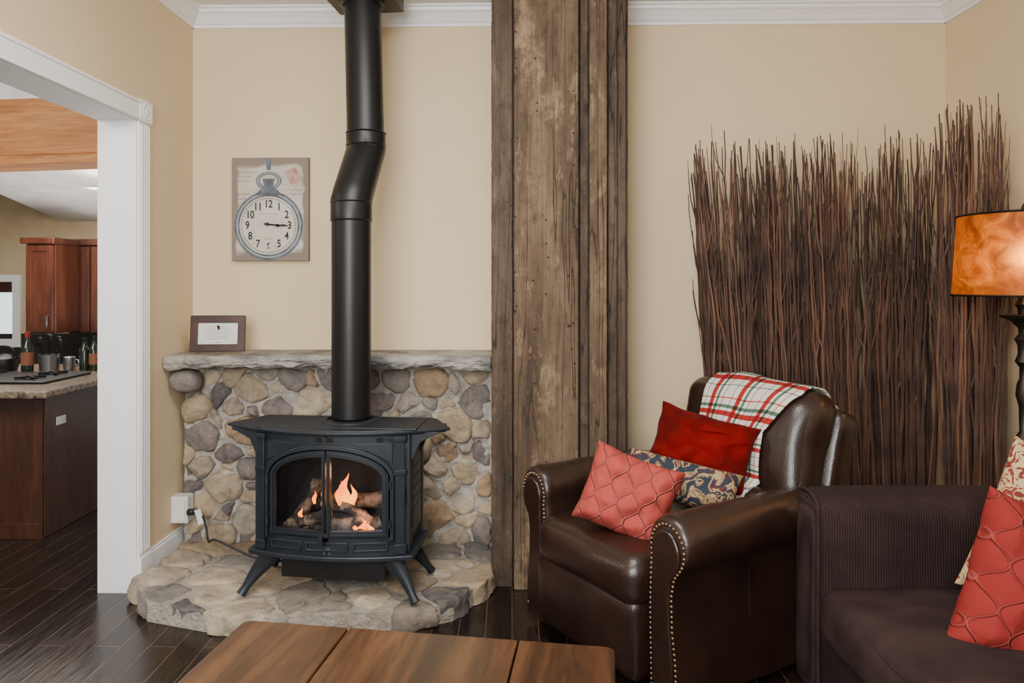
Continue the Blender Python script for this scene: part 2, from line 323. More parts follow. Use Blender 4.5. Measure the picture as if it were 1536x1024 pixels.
mb=MB(); mb.bb(LX,LX+.012,JY+.002,JY+.092,.14,1.985)
for k in range(4): mb.bb(LX+.010,LX+.018,JY+.010+k*.020,JY+.022+k*.020,.16,1.97)
mb.bb(LX,LX+.020,JY-.002,JY+.097,0,.14)
mb.bb(LX,LX+.016,1.4,JY-.002,1.988,2.072); mb.bb(LX,LX+.020,1.4,JY-.002,2.058,2.072); mb.bb(LX,LX+.020,1.4,JY-.002,1.988,1.998)
mb.bb(LX,LX+.020,JY-.004,JY+.098,1.985,2.078)
mb.M=Matrix.Translation((LX+.020,JY+.047,2.032))@Matrix.Rotation(R(90),4,'Y'); mb.lathe([(.036,0),(.034,.004),(.028,.001),(.020,.001),(.016,.004),(.001,.006)],n=24); mb.M=Matrix()
struct('trim_5',mb,M['white'],bevel=.002)
mb=MB(); mb.bb(LX,LX+.014,JY+.097,3.5,0,.13); mb.bb(LX,LX+.009,JY+.097,3.5,.13,.145); struct('baseboard_left',mb,M['white'],smooth=False,bevel=.002)
mb=MB(); mb.bb(.52,RX,WY-.014,WY,0,.13); struct('baseboard_back',mb,M['white'],smooth=False,bevel=.002)
mb=MB(); mb.bb(RX-.014,RX,NB,WY-.014,0,.13); struct('baseboard_right',mb,M['white'],smooth=False,bevel=.002)
# ------------------------------------------------------------ voronoi stones
def clip(poly,p,q,t=.5):
    mx=p+(q-p)*t; n=q-p; out=[]
    for i in range(len(poly)):
        a=poly[i]; b=poly[(i+1)%len(poly)]; da=(a-mx).dot(n); db=(b-mx).dot(n)
        if da<=0: out.append(a)
        if (da<0<db) or (db<0<da): out.append(a+(b-a)*(da/(da-db)))
    return out
def cells(pts,bound,rad=None):
    res=[]
    for i,p in enumerate(pts):
        poly=list(bound)
        for d,j in sorted(((pts[j]-p).length,j) for j in range(len(pts)) if j!=i)[:26]:
            if len(poly)<3: break
            poly=clip(poly,p,pts[j],rad[i]/(rad[i]+rad[j]) if rad else .5)
        if len(poly)>=3: res.append(poly)
    return res
def rounded(poly,gap,k=2,rate=.22):
    c=sum(poly,Vector((0,0)))/len(poly); r=sum((p-c).length for p in poly)/len(poly); sc=max(.3,1-gap/r)
    poly=[c+(p-c)*sc for p in poly]
    for _ in range(k):
        o=[]
        for i in range(len(poly)):
            a=poly[i]; b=poly[(i+1)%len(poly)]; o+=[a+(b-a)*rate,a+(b-a)*(1-rate)]
        poly=o
    return poly,c,r
def resample(p,step=.012):
    o=[]
    for k in range(len(p)):
        a=p[k]; b=p[(k+1)%len(p)]; n=max(1,int((b-a).length/step)); o+=[a+(b-a)*(t/n) for t in range(n)]
    return o
def stone(mb,poly,c,prof,to3,jit=.004,seed=0,fq=14,zj=1.0,j2=0):
    rings=[]
    for (s,h) in prof:
        ring=[]
        for p in poly:
            q=c+(p-c)*s; v=Vector(to3(q.x,q.y,h)); nv=noise.noise_vector(v*fq+Vector((seed,0,0)))*jit
            if j2: nv+=noise.noise_vector(v*fq*3.1+Vector((seed,5,0)))*j2
            nv.z*=zj; ring.append(mb.add(v+nv*(1 if h>0 else .3)))
        rings.append(ring)
    n=len(poly)
    for i in range(len(rings)-1):
        for k in range(n): mb.f.append((rings[i][k],rings[i][(k+1)%n],rings[i+1][(k+1)%n],rings[i+1][k]))
    mb.f.append(tuple(rings[-1]))
sx0,sx1,sz0,sz1=-1.555,-.095,.06,.905; SY=3.47
pts=[];rad=[]; rs=random.Random(33)
for phase,(rmin,rmax,tries) in enumerate(((.065,.085,600),(.048,.062,1500),(.034,.046,3000),(.024,.032,3000))):
    for _ in range(tries):
        r_=rs.uniform(rmin,rmax); p=Vector((rs.uniform(sx0+.02,sx1-.02),rs.uniform(sz0+.02,sz1-.02)*1.0))
        if phase==0 and len(pts)>24: break
        if all(math.hypot((p.x-q.x)*.82,(p.y-q.y)*1.15)>(r_+t)*.97 for q,t in zip(pts,rad)): pts.append(p); rad.append(r_)
bound=[Vector(p) for p in ((sx0,sz0),(sx1,sz0),(sx1,sz1),(sx0,sz1))]
facing=thing('stone_fireplace_wall','low grey mortared river stone wall behind the black stove','stone wall',(0,0,0))
mb=MB()
for i,poly in enumerate(cells(pts,bound,rad)):
    p,c,r=rounded(poly,rs.uniform(.000,.007),2,.19); p=resample(p); h=rs.uniform(.026,.052)
    stone(mb,p,c,[(1.01,-.014),(.995,.25*h),(.96,.60*h),(.88,.86*h),(.72,.98*h),(.5,h*1.03),(.22,h*1.04)],lambda x,z,h:(x,SY-h,z),.022,i*.37,12,1,.007)
mb.build('river_stones',M['stone'],facing,angle=80,weld=False)
# rounded stone under the left end of the shelf
q=atY(279,571,3.37); mb=MB(); mb.rbox((q.x,3.37,q.z),(.125,.13,.10),.045,seg=12,wr=.012,wf=9,seed=3); mb.build('corbel_stone',M['stone'],facing)
mb=MB(); mb.bb(sx0,sx1,SY,WY-.001,.0,sz1); mb.grid(lambda u,v:(sx0+(sx1-sx0)*u,SY-.018-.016*noise.noise(Vector((u*34,v*20,0)))-.006*noise.noise(Vector((u*90,v*60,3))),sz0+(sz1-sz0)*v),160,90); mb.build('mortar_backing',M['mortar'],facing,recalc=False)
mb=MB()
def mant(u,v):
    x=-1.572+1.477*u; sec=[(3.595,.916),(3.29,.916),(3.272,.927),(3.268,.955),(3.276,.970),(3.595,.974),(3.595,.916)]
    k=v*6; j=min(5,int(k)); t=k-j; y=sec[j][0]*(1-t)+sec[j+1][0]*t; z=sec[j][1]*(1-t)+sec[j+1][1]*t
    P=Vector((x,y,z)); 
    if y<3.58:
        w=noise.noise_vector(Vector((x*5,y*5,z*9)))*.022+noise.noise_vector(Vector((x*16,y*16,z*30)))*.012+noise.noise_vector(Vector((x*45,y*45,z*70)))*.006; P+=Vector((w.x*.3,w.y,w.z*(.25 if z>.95 else 1.0)))
        if abs(x+.63)<.006: P.y+=.008
    return P
mb.grid(mant,260,54)
mb.f.append(tuple(range(0,55*261,261)));mb.f.append(tuple(range(260,55*261,261)))
mantel=mb.build('stone_mantel_shelf',M['mantel'],angle=70); tag(mantel,'long grey rough stone slab shelf capping the river stone wall','mantel shelf')
# hearth
HH=.085
hp=[(-1.558,3.46),(-1.575,2.97),(-1.43,2.78),(-1.06,2.665),(-.34,2.73),(-.2,2.81),(-.06,3.08),(-.10,3.46)]
hb=[Vector(p) for p in hp]; pts=[]
for y,xs in ((2.74,(-1.26,-1.00,-.72,-.42)),(2.87,(-1.44,-1.14,-.86,-.58,-.26)),(3.02,(-1.46,-1.24,-.96,-.68,-.40,-.14)),(3.18,(-1.42,-1.14,-.86,-.56,-.28)),(3.34,(-1.45,-1.2,-.9,-.6,-.35,-.16))):
    for x in xs: pts.append(Vector((x+rs.uniform(-.07,.07),y+rs.uniform(-.045,.045))))
hearth=thing('stone_hearth','low raised flagstone hearth with irregular front edge under the stove','hearth',(0,0,0))
mb=MB()
for i,poly in enumerate(cells(pts,hb)):
    p,c,r=rounded(poly,rs.uniform(.007,.015),2,.18); fr_=c.y<2.93
    if fr_: d=(c-Vector((-.75,3.1))).normalized()*rs.uniform(-.028,.030); p=[q+d for q in p]; c=c+d
    p=resample(p,.010); h=HH+rs.uniform(-.010,.006)*(1 if fr_ or c.x<-1.35 or c.x>-.25 else .4)
    stone(mb,p,c,[(.95,.002),(1.0,.018),(1.015,.04),(1.01,h-.024),(.985,h-.010),(.94,h-.003),(.84,h),(.6,h+.001),(.3,h+.001)],lambda x,y,h:(x,y,h),.026,i*.31,13,.30,.008)
mb.build('flagstones',M['flag'],hearth,angle=80,weld=False)
cc=sum(hb,Vector((0,0)))/len(hb); inner=[cc+(p-cc)*.955 for p in hb]
mb=MB(); mb.prism([tuple(p) for p in inner],lambda x,y:(x,y,0.001),lambda x,y:(x,y,HH-.013)); mb.build('mortar_bed',M['mortar2'],hearth,smooth=False)
# ------------------------------------------------------------ timber column
col=thing('timber_column','wide rustic reclaimed timber column rising from floor to ceiling','column',(0,0,0))
for i,(x0,x1,y0,m) in enumerate(((737,769,3.15,'barn2'),(771,868,3.12,'barn'),(870,883,3.145,'barn2'),(884.5,911,3.125,'barn'),(912,926,3.155,'barn2'),(927,942,3.20,'barn2'))):
    a=atY(x0,500,y0).x; b=atY(x1,500,y0).x; mb=MB(); n=160
    def fn(u,v,a=a,b=b,y0=y0,i=i):
        z=.0+(CZ-.001)*v; P=[(a,3.55),(a,y0+.006),(a+.004,y0),(b-.004,y0),(b,y0+.006),(b,3.55)]
        k=u*5; j=min(4,int(k)); t=k-j; x=P[j][0]*(1-t)+P[j+1][0]*t; y=P[j][1]*(1-t)+P[j+1][1]*t
        w=.002*noise.noise(Vector((i*5+(0 if u<.5 else 9),0,z*5)))+.002*noise.noise(Vector((i*5+(0 if u<.5 else 9),3,z*40))); return (x+w,y+.003*noise.noise(Vector((i,x*20,z*6))),z)
    mb.grid(fn,40,n); mb.build('board',M[m],col)
mb=MB(); mb.bb(-.07,.49,3.18,3.597,.001,CZ-.001); mb.build('core',M['barn2'],col,smooth=False)
mb=MB()
for _ in range(50):
    z=random.uniform(.2,2.55); x=random.choice([.0,.27,.02,.25,.15,.10]); mb.M=Matrix.Translation((x+random.uniform(-.012,.012),3.119,z))@Matrix.Rotation(R(90),4,'X'); mb.lathe([(.0045,0),(.0036,.002),(.0005,.003)],n=8)
mb.M=Matrix(); mb.build('nail_heads',M['black'],col)
# ------------------------------------------------------------ stove
SZ=HH+.026
st=thing('wood_stove','black cast iron gas stove with arched glass doors and burning logs','stove',(-.698,2.925,SZ),R(-5))
def bow(x,off=0): return -.135+.055*(x/.3)**2-off
mb=MB(); HW=.24; sp=.44; ris=.115; b0=.215
def arch(x,hw=HW,s=sp,r=ris): return s+r*math.sqrt(max(0,1-(x/hw)**2))
top=.605; bot=.15
def fr(x,z,o=0): return (x,bow(x,o),z)
mb.grid(lambda u,v:fr(-HW+2*HW*u,arch(-HW+2*HW*u)*(1-v)+top*v),40,4)
mb.grid(lambda u,v:fr(-HW+2*HW*u,bot*(1-v)+b0*v),30,2)
for s in (-1,1): mb.grid(lambda u,v:fr(s*(HW+(.30-HW)*u),bot*(1-v)+top*v),4,8)
path=[(-HW,b0)]+[(HW*math.sin(t),sp+ris*math.cos(t)) for t in [(-PI/2)+PI*k/32 for k in range(33)]]+[(HW,b0),(-HW,b0)]
def lerp(path,u):
    k=u*(len(path)-1); j=min(len(path)-2,int(k)); t=k-j; return (path[j][0]*(1-t)+path[j+1][0]*t,path[j][1]*(1-t)+path[j+1][1]*t)
mb.grid(lambda u,v:(lerp(path,u)[0],bow(lerp(path,u)[0])+.03*v,lerp(path,u)[1]),70,1)
for s in (-1,1): mb.grid(lambda u,v:(s*.30,-.08+.27*u,bot+(top-bot)*v),2,2)
mb.grid(lambda u,v:(-.3+.6*u,.19,bot+(top-bot)*v),2,2)
for z in (bot,top): mb.grid(lambda u,v:(-.3+.6*u,bow(-.3+.6*u)*(1-v)+.19*v,z),12,1)
mb.build('stove_body',M['iron'],st)
mb=MB()
for s in (-1,1):
    def pil(x0,x1,z0,z1,o): mb.prism([(x0,z0),(x1,z0),(x1,z1),(x0,z1)],lambda x,z:fr(x,z,0),lambda x,z:fr(x,z,o))
    x0,x1=sorted((s*.262,s*.296)); pil(x0,x1,.16,.60,.012)
    x0,x1=sorted((s*.256,s*.302)); pil(x0,x1,.455,.475,.02); pil(x0,x1,.585,.603,.02); pil(x0,x1,.152,.19,.018)
    mb.box((s*.302,.05,.38),(.012,.20,.36)); mb.box((s*.309,.05,.38),(.008,.15,.30))
    mb.box((s*.303,-.06,.38),(.016,.03,.45)); mb.box((s*.303,.17,.38),(.016,.03,.45))
    for k in range(5): mb.box((s*.313,.05,.30+k*.04),(.006,.12,.012))
for a,b in ((-.235,-.10),(-.085,.085),(.10,.235)): 
    A,B,Z0,Z1=a,b,.163,.200
    mb.band([(A,Z0),(B,Z0),(B,Z1),(A,Z1)],[(A+.01,Z0+.008),(B-.01,Z0+.008),(B-.01,Z1-.008),(A+.01,Z1-.008)],lambda x,z:fr(x,z,0),lambda x,z:fr(x,z,.008),closed=True)
def archpath(hw,s,r,b): return [(-hw,b)]+[(hw*math.sin(t),s+r*math.cos(t)) for t in [(-PI/2)+PI*k/28 for k in range(29)]]+[(hw,b)]
mb.band(archpath(.257,.445,.128,.205),archpath(.243,.44,.116,.205),lambda x,z:fr(x,z,0),lambda x,z:fr(x,z,.016))
for s in (-1,1):
    P=[(s*.25,.50),(s*.25,.577),(s*.10,.577)]; mb.prism(P,lambda x,z:fr(x,z,0),lambda x,z:fr(x,z,.006))
mb.build('front_moulding',M['iron'],st,bevel=.002)
mb=MB(); 
for a,b in ((-.235,-.02),(.0,.215)): mb.prism([(a,.580),(b,.580),(b,.598),(a,.598)],lambda x,z:fr(x,z,.001),lambda x,z:fr(x,z,.003))
mb.build('vent_slot',M['inner'],st,smooth=False)
tp=[(-.46+.92*k/24) for k in range(25)]
front=[(x,-.160+.15*(abs(x)/.46)**2) for x in tp]
plate=front+[(.45,.01),(.37,.175),(-.37,.175),(-.45,.01)]
mb=MB(); mb.prism(plate,lambda x,y:(x,y,.612),lambda x,y:(x,y,.624)); pl2=[(x*.965,y*.955+.003) for x,y in plate]; mb.prism(pl2,lambda x,y:(x,y,.605),lambda x,y:(x,y,.628)); mb.build('top_plate',M['iron'],st,bevel=.004,smooth=False)
mb=MB(); mb.lathe([(.12,.628),(.12,.634),(.10,.637),(.095,.637)],(.03,.07,0),32); mb.bb(-.30,.34,-.09,.15,.624,.631); mb.build('griddle_plate',M['iron'],st,bevel=.002)
for s in (-1,1):
    for y in (-.04,.12):
        mb=MB(); mb.prism([(s*.30,.50),(s*.315,.50),(s*.345,.57),(s*.40,.600),(s*.42,.606),(s*.42,.613),(s*.30,.613)],lambda x,z:(x,y-.012,z),lambda x,z:(x,y+.012,z)); mb.build('shelf_bracket',M['iron'],st,bevel=.002,smooth=False)
lip=[(x,-.155+.055*(abs(x)/.33)**2) for x in [-.33+.66*k/16 for k in range(17)]]+[(.33,.2),(-.33,.2)]
mb=MB(); mb.prism(lip,lambda x,y:(x,y,.130),lambda x,y:(x,y,.150)); mb.build('base_rim',M['iron'],st,bevel=.005,smooth=False)
mb=MB(); mb.bb(-.21,.21,-.06,.15,.03,.13); mb.build('lower_box',M['black'],st,smooth=False,bevel=.003)
for sx,sy in ((-1,-1),(1,-1),(-1,1),(1,1)):
    y0=-.085 if sy<0 else .14; mb=MB(); P=[]; rr=[]
    for k in range(13):
        t=k/12; x=.245+.10*t**1.5; y=y0+sy*.045*t**1.6; z=.132*(1-t)-.018*t
        x+=.018*math.sin(t*PI); P.append((sx*x,y,z)); rr.append(.030*(1-t)**1.3+.0135+(.006*max(0,(t-.85)/.15)))
    mb.tube(P,rr,10,True,.75); mb.build('leg',M['iron'],st)
for s in (-1,1):
    mb=MB(); n=20; hw=.236
    def outl(d,sg=s):
        L=[(sg*(.003+d*.55),b0+.003+d),(sg*(.003+d*.55),sp+ris-.004-d)]; hh=hw-d
        L+=[(sg*max(hh*math.sin(t),.003+d*.55),sp+(ris-.004-d)*math.cos(t)) for t in [PI/2*k/n for k in range(1,n+1)]]+[(sg*hh,b0+.003+d)]; return L
    mb.band(outl(0),outl(.024),lambda x,z:fr(x,z,-.012),lambda x,z:fr(x,z,.010),closed=True)
    mb.band(outl(.006),outl(.014),lambda x,z:fr(x,z,.009),lambda x,z:fr(x,z,.016),closed=True)
    d=mb.build('door',M['iron'],st,bevel=.0015)
    mb=MB(); L=outl(.018); mb.f.append(tuple(mb.add(fr(x,z,-.004)) for x,z in L)); mb.build('glass_pane',M['glass'],d,smooth=False)
    for z in (.27,.42): mb=MB(); mb.tube([(s*.245,bow(.245)-.02,z-.014),(s*.245,bow(.245)-.02,z+.014)],.006,8); mb.build('hinge',M['iron'],d)
mb=MB(); mb.tube([(-.01,-.16,.232),(-.01,-.175,.225),(-.01,-.172,.205)],[.006,.009,.011],8); mb.box((-.002,-.155,.232),(.035,.01,.014)); mb.build('latch',M['iron'],st)
mb=MB(); mb.grid(lambda u,v:(-.27+.54*u,.14,.16+.43*v),2,2)
for s in (-1,1): mb.grid(lambda u,v:(s*(.27),-.10+.24*u,.16+.43*v),2,2)
for z in (.2,.59): mb.grid(lambda u,v:(-.27+.54*u,-.11+.25*v,z),2,2)
mb.build('firebox_lining',M['inner'],st,smooth=False,recalc=False)
mb=MB(); mb.grid(lambda u,v:(-.22+.44*u,-.095+.2*v,.215+.012*noise.noise(Vector((u*22,v*14,3)))+.02*v),50,20); 
for _ in range(60):
    mb.M=Matrix.Translation((random.uniform(-.2,.2),random.uniform(-.09,.06),.232)); r_=random.uniform(.006,.014); mb.rbox((0,0,0),(r_*2,r_*1.6,r_*1.3),r_*.5,seg=2,wr=.003,wf=60,seed=_)
mb.M=Matrix(); mb.build('ember_bed',M['ember'],st)
def logm(a,b,r,seed):
    a=Vector(a); b=Vector(b); mb=MB(); P=[]; rr=[]
    for k in range(17):
        t=k/16; p=a.lerp(b,t)+noise.noise_vector(Vector((t*3+seed,seed,0)))*.010; P.append(p); rr.append(r*(1+.22*noise.noise(Vector((t*6,seed*2,1))))*(1-.25*(t-.5)**2))
    mb.tube(P,rr,14); 
    for i,v in enumerate(mb.v): mb.v[i]=v+noise.noise_vector(v*60+Vector((seed,0,0)))*.006
    mb.build('log',M['log'],st)
logm((-.18,-.05,.245),(-.01,-.06,.275),.022,1); logm((.0,-.06,.25),(.19,-.05,.255),.024,2); logm((-.16,0,.25),(-.09,.04,.39),.024,3); logm((-.14,.07,.29),(.18,.06,.31),.032,4); logm((.03,-.03,.31),(.17,-.055,.262),.019,5); logm((-.11,-.075,.262),(-.2,-.05,.235),.016,6)
def flame(x,y,z,w,h,seed):
    mb=MB()
    def fn(u,v):
        a=u*2*PI; r=w*math.sin(PI*min(1,v*.85+.12))**1.2*(1-v)**.5; sw=.35*w*math.sin(v*7+seed)*v*1.5
        return (x+sw+r*math.cos(a)*(1+.25*math.sin(3*a+seed+v*6)),y+r*.45*math.sin(a),z+h*v)
    mb.grid(fn,14,18); mb.build('flame',M['flame'],st)
for a in ((.035,-.01,.30,.026,.135,1),(.008,.0,.30,.018,.10,2),(.064,-.005,.30,.017,.09,4),(-.06,.0,.29,.014,.07,5),(-.10,.01,.30,.011,.055,9),(.125,-.075,.225,.026,.05,3),(.152,-.08,.225,.018,.04,6),(.10,-.078,.225,.014,.03,7),(-.13,-.06,.26,.011,.045,8)): flame(*a)
def plight(loc,e,c,r=.03,name='fire_light'):
    l=bpy.data.lights.new(name,'POINT'); l.energy=e; l.color=c; l.shadow_soft_size=r; o=bpy.data.objects.new(name,l); C.objects.link(o); o.location=loc; return o
plight((-.66,2.87,.56),.45,(1,.38,.12)); plight((-.58,2.83,.42),.3,(1,.32,.08)); plight((-.85,2.85,.46),.15,(1,.38,.12))
# pipe
pipe=thing('stove_pipe','matt black flue pipe with offset elbow rising from stove to ceiling','stove pipe',(0,0,0))
LB=Vector((atY(527,600,3.02).x,3.02,SZ+.638)); L1=atY(527,300,3.02); U1=atY(549,226,3.16); U2=Vector((atY(543,0,3.2).x,3.2,CZ-.002)); PR=.081
mb=MB(); mb.tube([LB,L1],PR,40); mb.build('lower_pipe',M['black'],pipe)
mb=MB(); mb.tube([L1+Vector((0,0,-.08)),L1+Vector((0,0,-.004)),L1+(U1-L1)*.12,L1+(U1-L1)*.88,U1+Vector((0,0,.004)),U1+Vector((0,0,.07))],[PR+.004,PR+.004,PR+.003,PR+.002,PR+.004,PR+.004],40); mb.build('elbow',M['black'],pipe)
mb=MB(); mb.tube([U1,U2],PR-.001,40); mb.build('upper_pipe',M['black'],pipe)
for p in (L1+Vector((0,0,-.085)),L1+Vector((0,0,-.01)),U1+Vector((0,0,.02)),U1+Vector((0,0,.075))):
    mb=MB(); mb.tube([p-Vector((0,0,.003)),p,p+Vector((0,0,.003))],[PR+.004,PR+.0065,PR+.004],40); mb.build('collar',M['black'],pipe)
mb=MB(); mb.box((U2.x,U2.y,CZ-.06),(.30,.30,.11),R(-6)); mb.build('ceiling_plate',M['black'],pipe,smooth=False,bevel=.004)
mb=MB(); mb.lathe([(PR,0),(PR+.02,.004),(PR+.018,.016),(PR,.02)],(U2.x-.001,U2.y,CZ-.135),40); mb.build('trim_ring',M['black'],pipe)
# ------------------------------------------------------------ clock canvas
K=1/305.5
cc_=atY(408,314.5,WY); ck=thing('wall_clock','beige canvas wall clock printed with a dark grey pocket watch, left of the pipe','clock',(cc_.x,WY-.002,cc_.z))
def cpx(px,py,d=.0): return Vector(((px-408)*K,-d,-(py-314.5)*K))
mb=MB(); mb.bb(-.19,.19,-.026,0,-.253,.253); mb.build('canvas_edge',M['canvasside'],ck,smooth=False,bevel=.002)
mb=MB(); mb.bb(-.1885,.1885,-.0275,-.0255,-.2515,.2515); mb.build('canvas',M['canvas'],ck,smooth=False)
def disc(name,c,r0,r1,d,m,par=ck,n=48,ax=1):
    mb=MB(); o=[(c.x+ax*r1*math.cos(2*PI*k/n),c.z+r1*math.sin(2*PI*k/n)) for k in range(n)]
    if r0>0:
        i=[(c.x+ax*r0*math.cos(2*PI*k/n),c.z+r0*math.sin(2*PI*k/n)) for k in range(n)]; mb.band(o,i,lambda x,z:(x,-d+.001,z),lambda x,z:(x,-d,z),closed=True)
    else: mb.prism(o,lambda x,z:(x,-d+.001,z),lambda x,z:(x,-d,z))
    return mb.build(name,m,par,smooth=False)
wc=cpx(406,339)
disc('watch_case',wc,0,.170,.0285,M['ring']); disc('case_highlight',wc,.152,.159,.0295,M['ringl']); disc('dial',wc,0,.143,.0300,M['dial']); disc('dial_line',wc,.1335,.1352,.0308,M['ink'])
b=cpx(406,272); disc('bow_ring',b,.030,.044,.0285,M['ring'],ax=1.45); disc('bow_highlight',b,.035,.039,.0295,M['ringl'],ax=1.45)
mb=MB(); q=cpx(406,288); mb.prism([(q.x-.07,q.z-.02),(q.x+.07,q.z-.02),(q.x+.045,q.z+.006),(q.x+.022,q.z+.03),(q.x+.030,q.z+.062),(q.x-.030,q.z+.062),(q.x-.022,q.z+.03),(q.x-.045,q.z+.006)],lambda x,z:(x,-.0285,z),lambda x,z:(x,-.030,z)); q=cpx(406,250); mb.prism([(q.x-.010,q.z-.02),(q.x+.010,q.z-.02),(q.x+.015,q.z+.038),(q.x-.015,q.z+.038)],lambda x,z:(x,-.0285,z),lambda x,z:(x,-.030,z)); mb.build('crown',M['ring'],ck,smooth=False)
def text_into(mb,s,size,Mx,align='CENTER'):
    cu=bpy.data.curves.new('t','FONT'); cu.body=s; cu.size=size; cu.align_x=align; cu.align_y='CENTER'; cu.offset=.0012
    o=bpy.data.objects.new('t',cu); C.objects.link(o); bpy.context.view_layer.update(); dg=bpy.context.evaluated_depsgraph_get()
    me=bpy.data.meshes.new_from_object(o.evaluated_get(dg)); b=len(mb.v)
    for v in me.vertices: mb.add(Mx@v.co)
    for p in me.polygons: mb.f.append(tuple(b+k for k in p.vertices))
    bpy.data.objects.remove(o); bpy.data.meshes.remove(me)
RX90=Matrix.Rotation(R(90),4,'X')
mb=MB()
for h in range(1,13):
    a=PI/2-h*PI/6; text_into(mb,str(h),.052,Matrix.Translation((wc.x+.104*math.cos(a),-.0312,wc.z+.104*math.sin(a)))@RX90@Matrix.Scale(.8,4,(1,0,0)))
mb.build('numerals',M['ink'],ck,smooth=False,recalc=False)
mb=MB()
for k in range(60):
    a=k*PI/30; r0=.127 if k%5 else .124; c,s=math.cos(a),math.sin(a); w=.0008
    mb.f.append(tuple(mb.add((wc.x+r*c-e*s*w,-.0311,wc.z+r*s+e*c*w)) for r,e in ((r0,-1),(.134,-1),(.134,1),(r0,1))))
mb.build('minute_marks',M['ink'],ck,smooth=False,recalc=False)
for nm,L,W,ang in (('minute_hand',.112,.0045,-4),('hour_hand',.072,.007,-7)):
    mb=MB(); mb.M=Matrix.Translation((wc.x-.004,-.034,wc.z+.006))@Matrix.Rotation(R(-ang),4,'Y'); mb.prism([(-.018,-W*.5),(L*.55,-W*.5),(L*.68,-W*1.3),(L,0),(L*.68,W*1.3),(L*.55,W*.5),(-.018,W*.5)],lambda x,z:(x,0,z),lambda x,z:(x,-.0015,z)); mb.build(nm,M['ink'],ck,smooth=False)
disc('hand_hub',wc+Vector((-.004,0,.006)),0,.009,.037,M['ink'])
mb=MB(); q=cpx(443,265); mb.M=Matrix.Translation((q.x,-.0283,q.z))@Matrix.Rotation(R(-28),4,'Y'); mb.bb(-.030,.030,-.0008,0,-.036,.036); mb.build('stamp',M['stamp'],ck,smooth=False)
mb=MB()
for (x0,x1,y) in ((358,384,252),(360,390,259),(358,380,266),(357,378,273),(428,458,286),(432,460,292),(357,377,292),(356,372,299),(420,455,385),(360,390,386),(445,460,376),(356,372,380)):
    P=[cpx(x0+(x1-x0)*k/24,y+1.2*math.sin(k*1.9+x0)+.8*math.sin(k*.8),.0284) for k in range(25)]; mb.tube(P,.0009,4)
for (x0,x1,y) in ((394,418,322),(400,412,359)): P=[cpx(x0+(x1-x0)*k/12,y+.5*math.sin(k*2),.0312) for k in range(13)]; mb.tube(P,.0008,4)
mb.build('script_lines',M['inkl'],ck)
# ------------------------------------------------------------ picture frame on mantel
fp=atY(327,529,3.40); fz=.982
pf=thing('picture_frame','small dark brown wooden frame with printed card standing on the stone shelf','picture frame',(fp.x,3.40,fz),R(4))
mb=MB(); w,h,t=.126,.168,.034; mb.M=Matrix.Rotation(R(-6),4,'X')
mb.band([(-w,0),(w,0),(w,h),(-w,h)],[(-w+t,t),(w-t,t),(w-t,h-t),(-w+t,h-t)],lambda x,z:(x,0,z),lambda x,z:(x,-.018,z),closed=True); mb.build('frame_moulding',M['frame'],pf,smooth=False,bevel=.003)
mb=MB(); mb.M=Matrix.Rotation(R(-6),4,'X'); mb.bb(-w+t-.002,w-t+.002,-.006,-.003,t-.002,h-t+.002); mb.build('card',M['paper'],pf,smooth=False)
mb=MB(); mb.M=Matrix.Rotation(R(-6),4,'X')
for k,(hw_) in enumerate((.045,.06,.065,.065,.06,.05)): 
    x=-hw_
    rw=random.Random(k)
    while x<hw_-.004: L_=min(rw.uniform(.006,.016),hw_-x); mb.bb(x,x+L_,-.0072,-.0062,h-t-.020-k*.011,h-t-.0175-k*.011); x+=L_+.003
mb.bb(-.018,.018,-.0072,-.0062,.042,.0445)
mb.build('printed_lines',M['inkl'],pf,smooth=False)
mb=MB(); mb.tube([(.0,.0,.12),(.02,.065,.002)],.006,6); mb.build('easel_leg',M['frame'],pf)
# ------------------------------------------------------------ outlet and cord
op=atY(270,765,3.36)
ol=thing('outlet_box','white plastic outlet box mounted at the left edge of the stone wall','outlet',(op.x,3.36,op.z))
mb=MB(); mb.bb(-.045,.035,-.0,.07,-.062,.062); mb.build('box',M['plastic'],ol,smooth=False,bevel=.006)
mb=MB(); mb.bb(-.035,.025,-.006,0,-.05,.05); mb.build('cover_plate',M['plastic'],ol,smooth=False,bevel=.002)
mb=MB(); pp=[Vector((op.x+.045,3.36,op.z-.008)),atY(300,767,3.34),atY(309,790,3.30),atY(313,812,3.26),Vector((atY(325,830,3.2).x,3.2,.17)),Vector((-1.12,3.17,.106)),Vector((-1.0,3.14,.104)),Vector((-.9,3.14,.104))]
def smooth(P,n=8):
    out=[]; P=[Vector(p) for p in P]
    for i in range(len(P)-1):
        a=P[max(i-1,0)]; b=P[i]; c=P[i+1]; d=P[min(i+2,len(P)-1)]
        for k in range(n):
            t=k/n; out.append(.5*((2*b)+(-a+c)*t+(2*a-5*b+4*c-d)*t*t+(-a+3*b-3*c+d)*t**3))
    out.append(P[-1]); return out
cdg=thing('power_cord','black power cord plugged into the white outlet, trailing behind the stove','cord',(0,0,0))
mb.tube(smooth(pp),.005,8); mb.build('cable',M['rubber'],cdg)
mb=MB(); mb.rbox((op.x+.05,3.36,op.z-.008),(.035,.026,.028),.008,seg=4); mb.build('plug',M['rubber'],cdg)
mb=MB(); t_=atY(299,775,3.32); mb.M=Matrix.Translation(t_)@Matrix.Rotation(R(-15),4,'Y'); mb.grid(lambda u,v:((u-.5)*.03,.004*math.sin(v*4),(v-.5)*.07),4,8); o=mb.build('tag',M['paper'],cdg); 
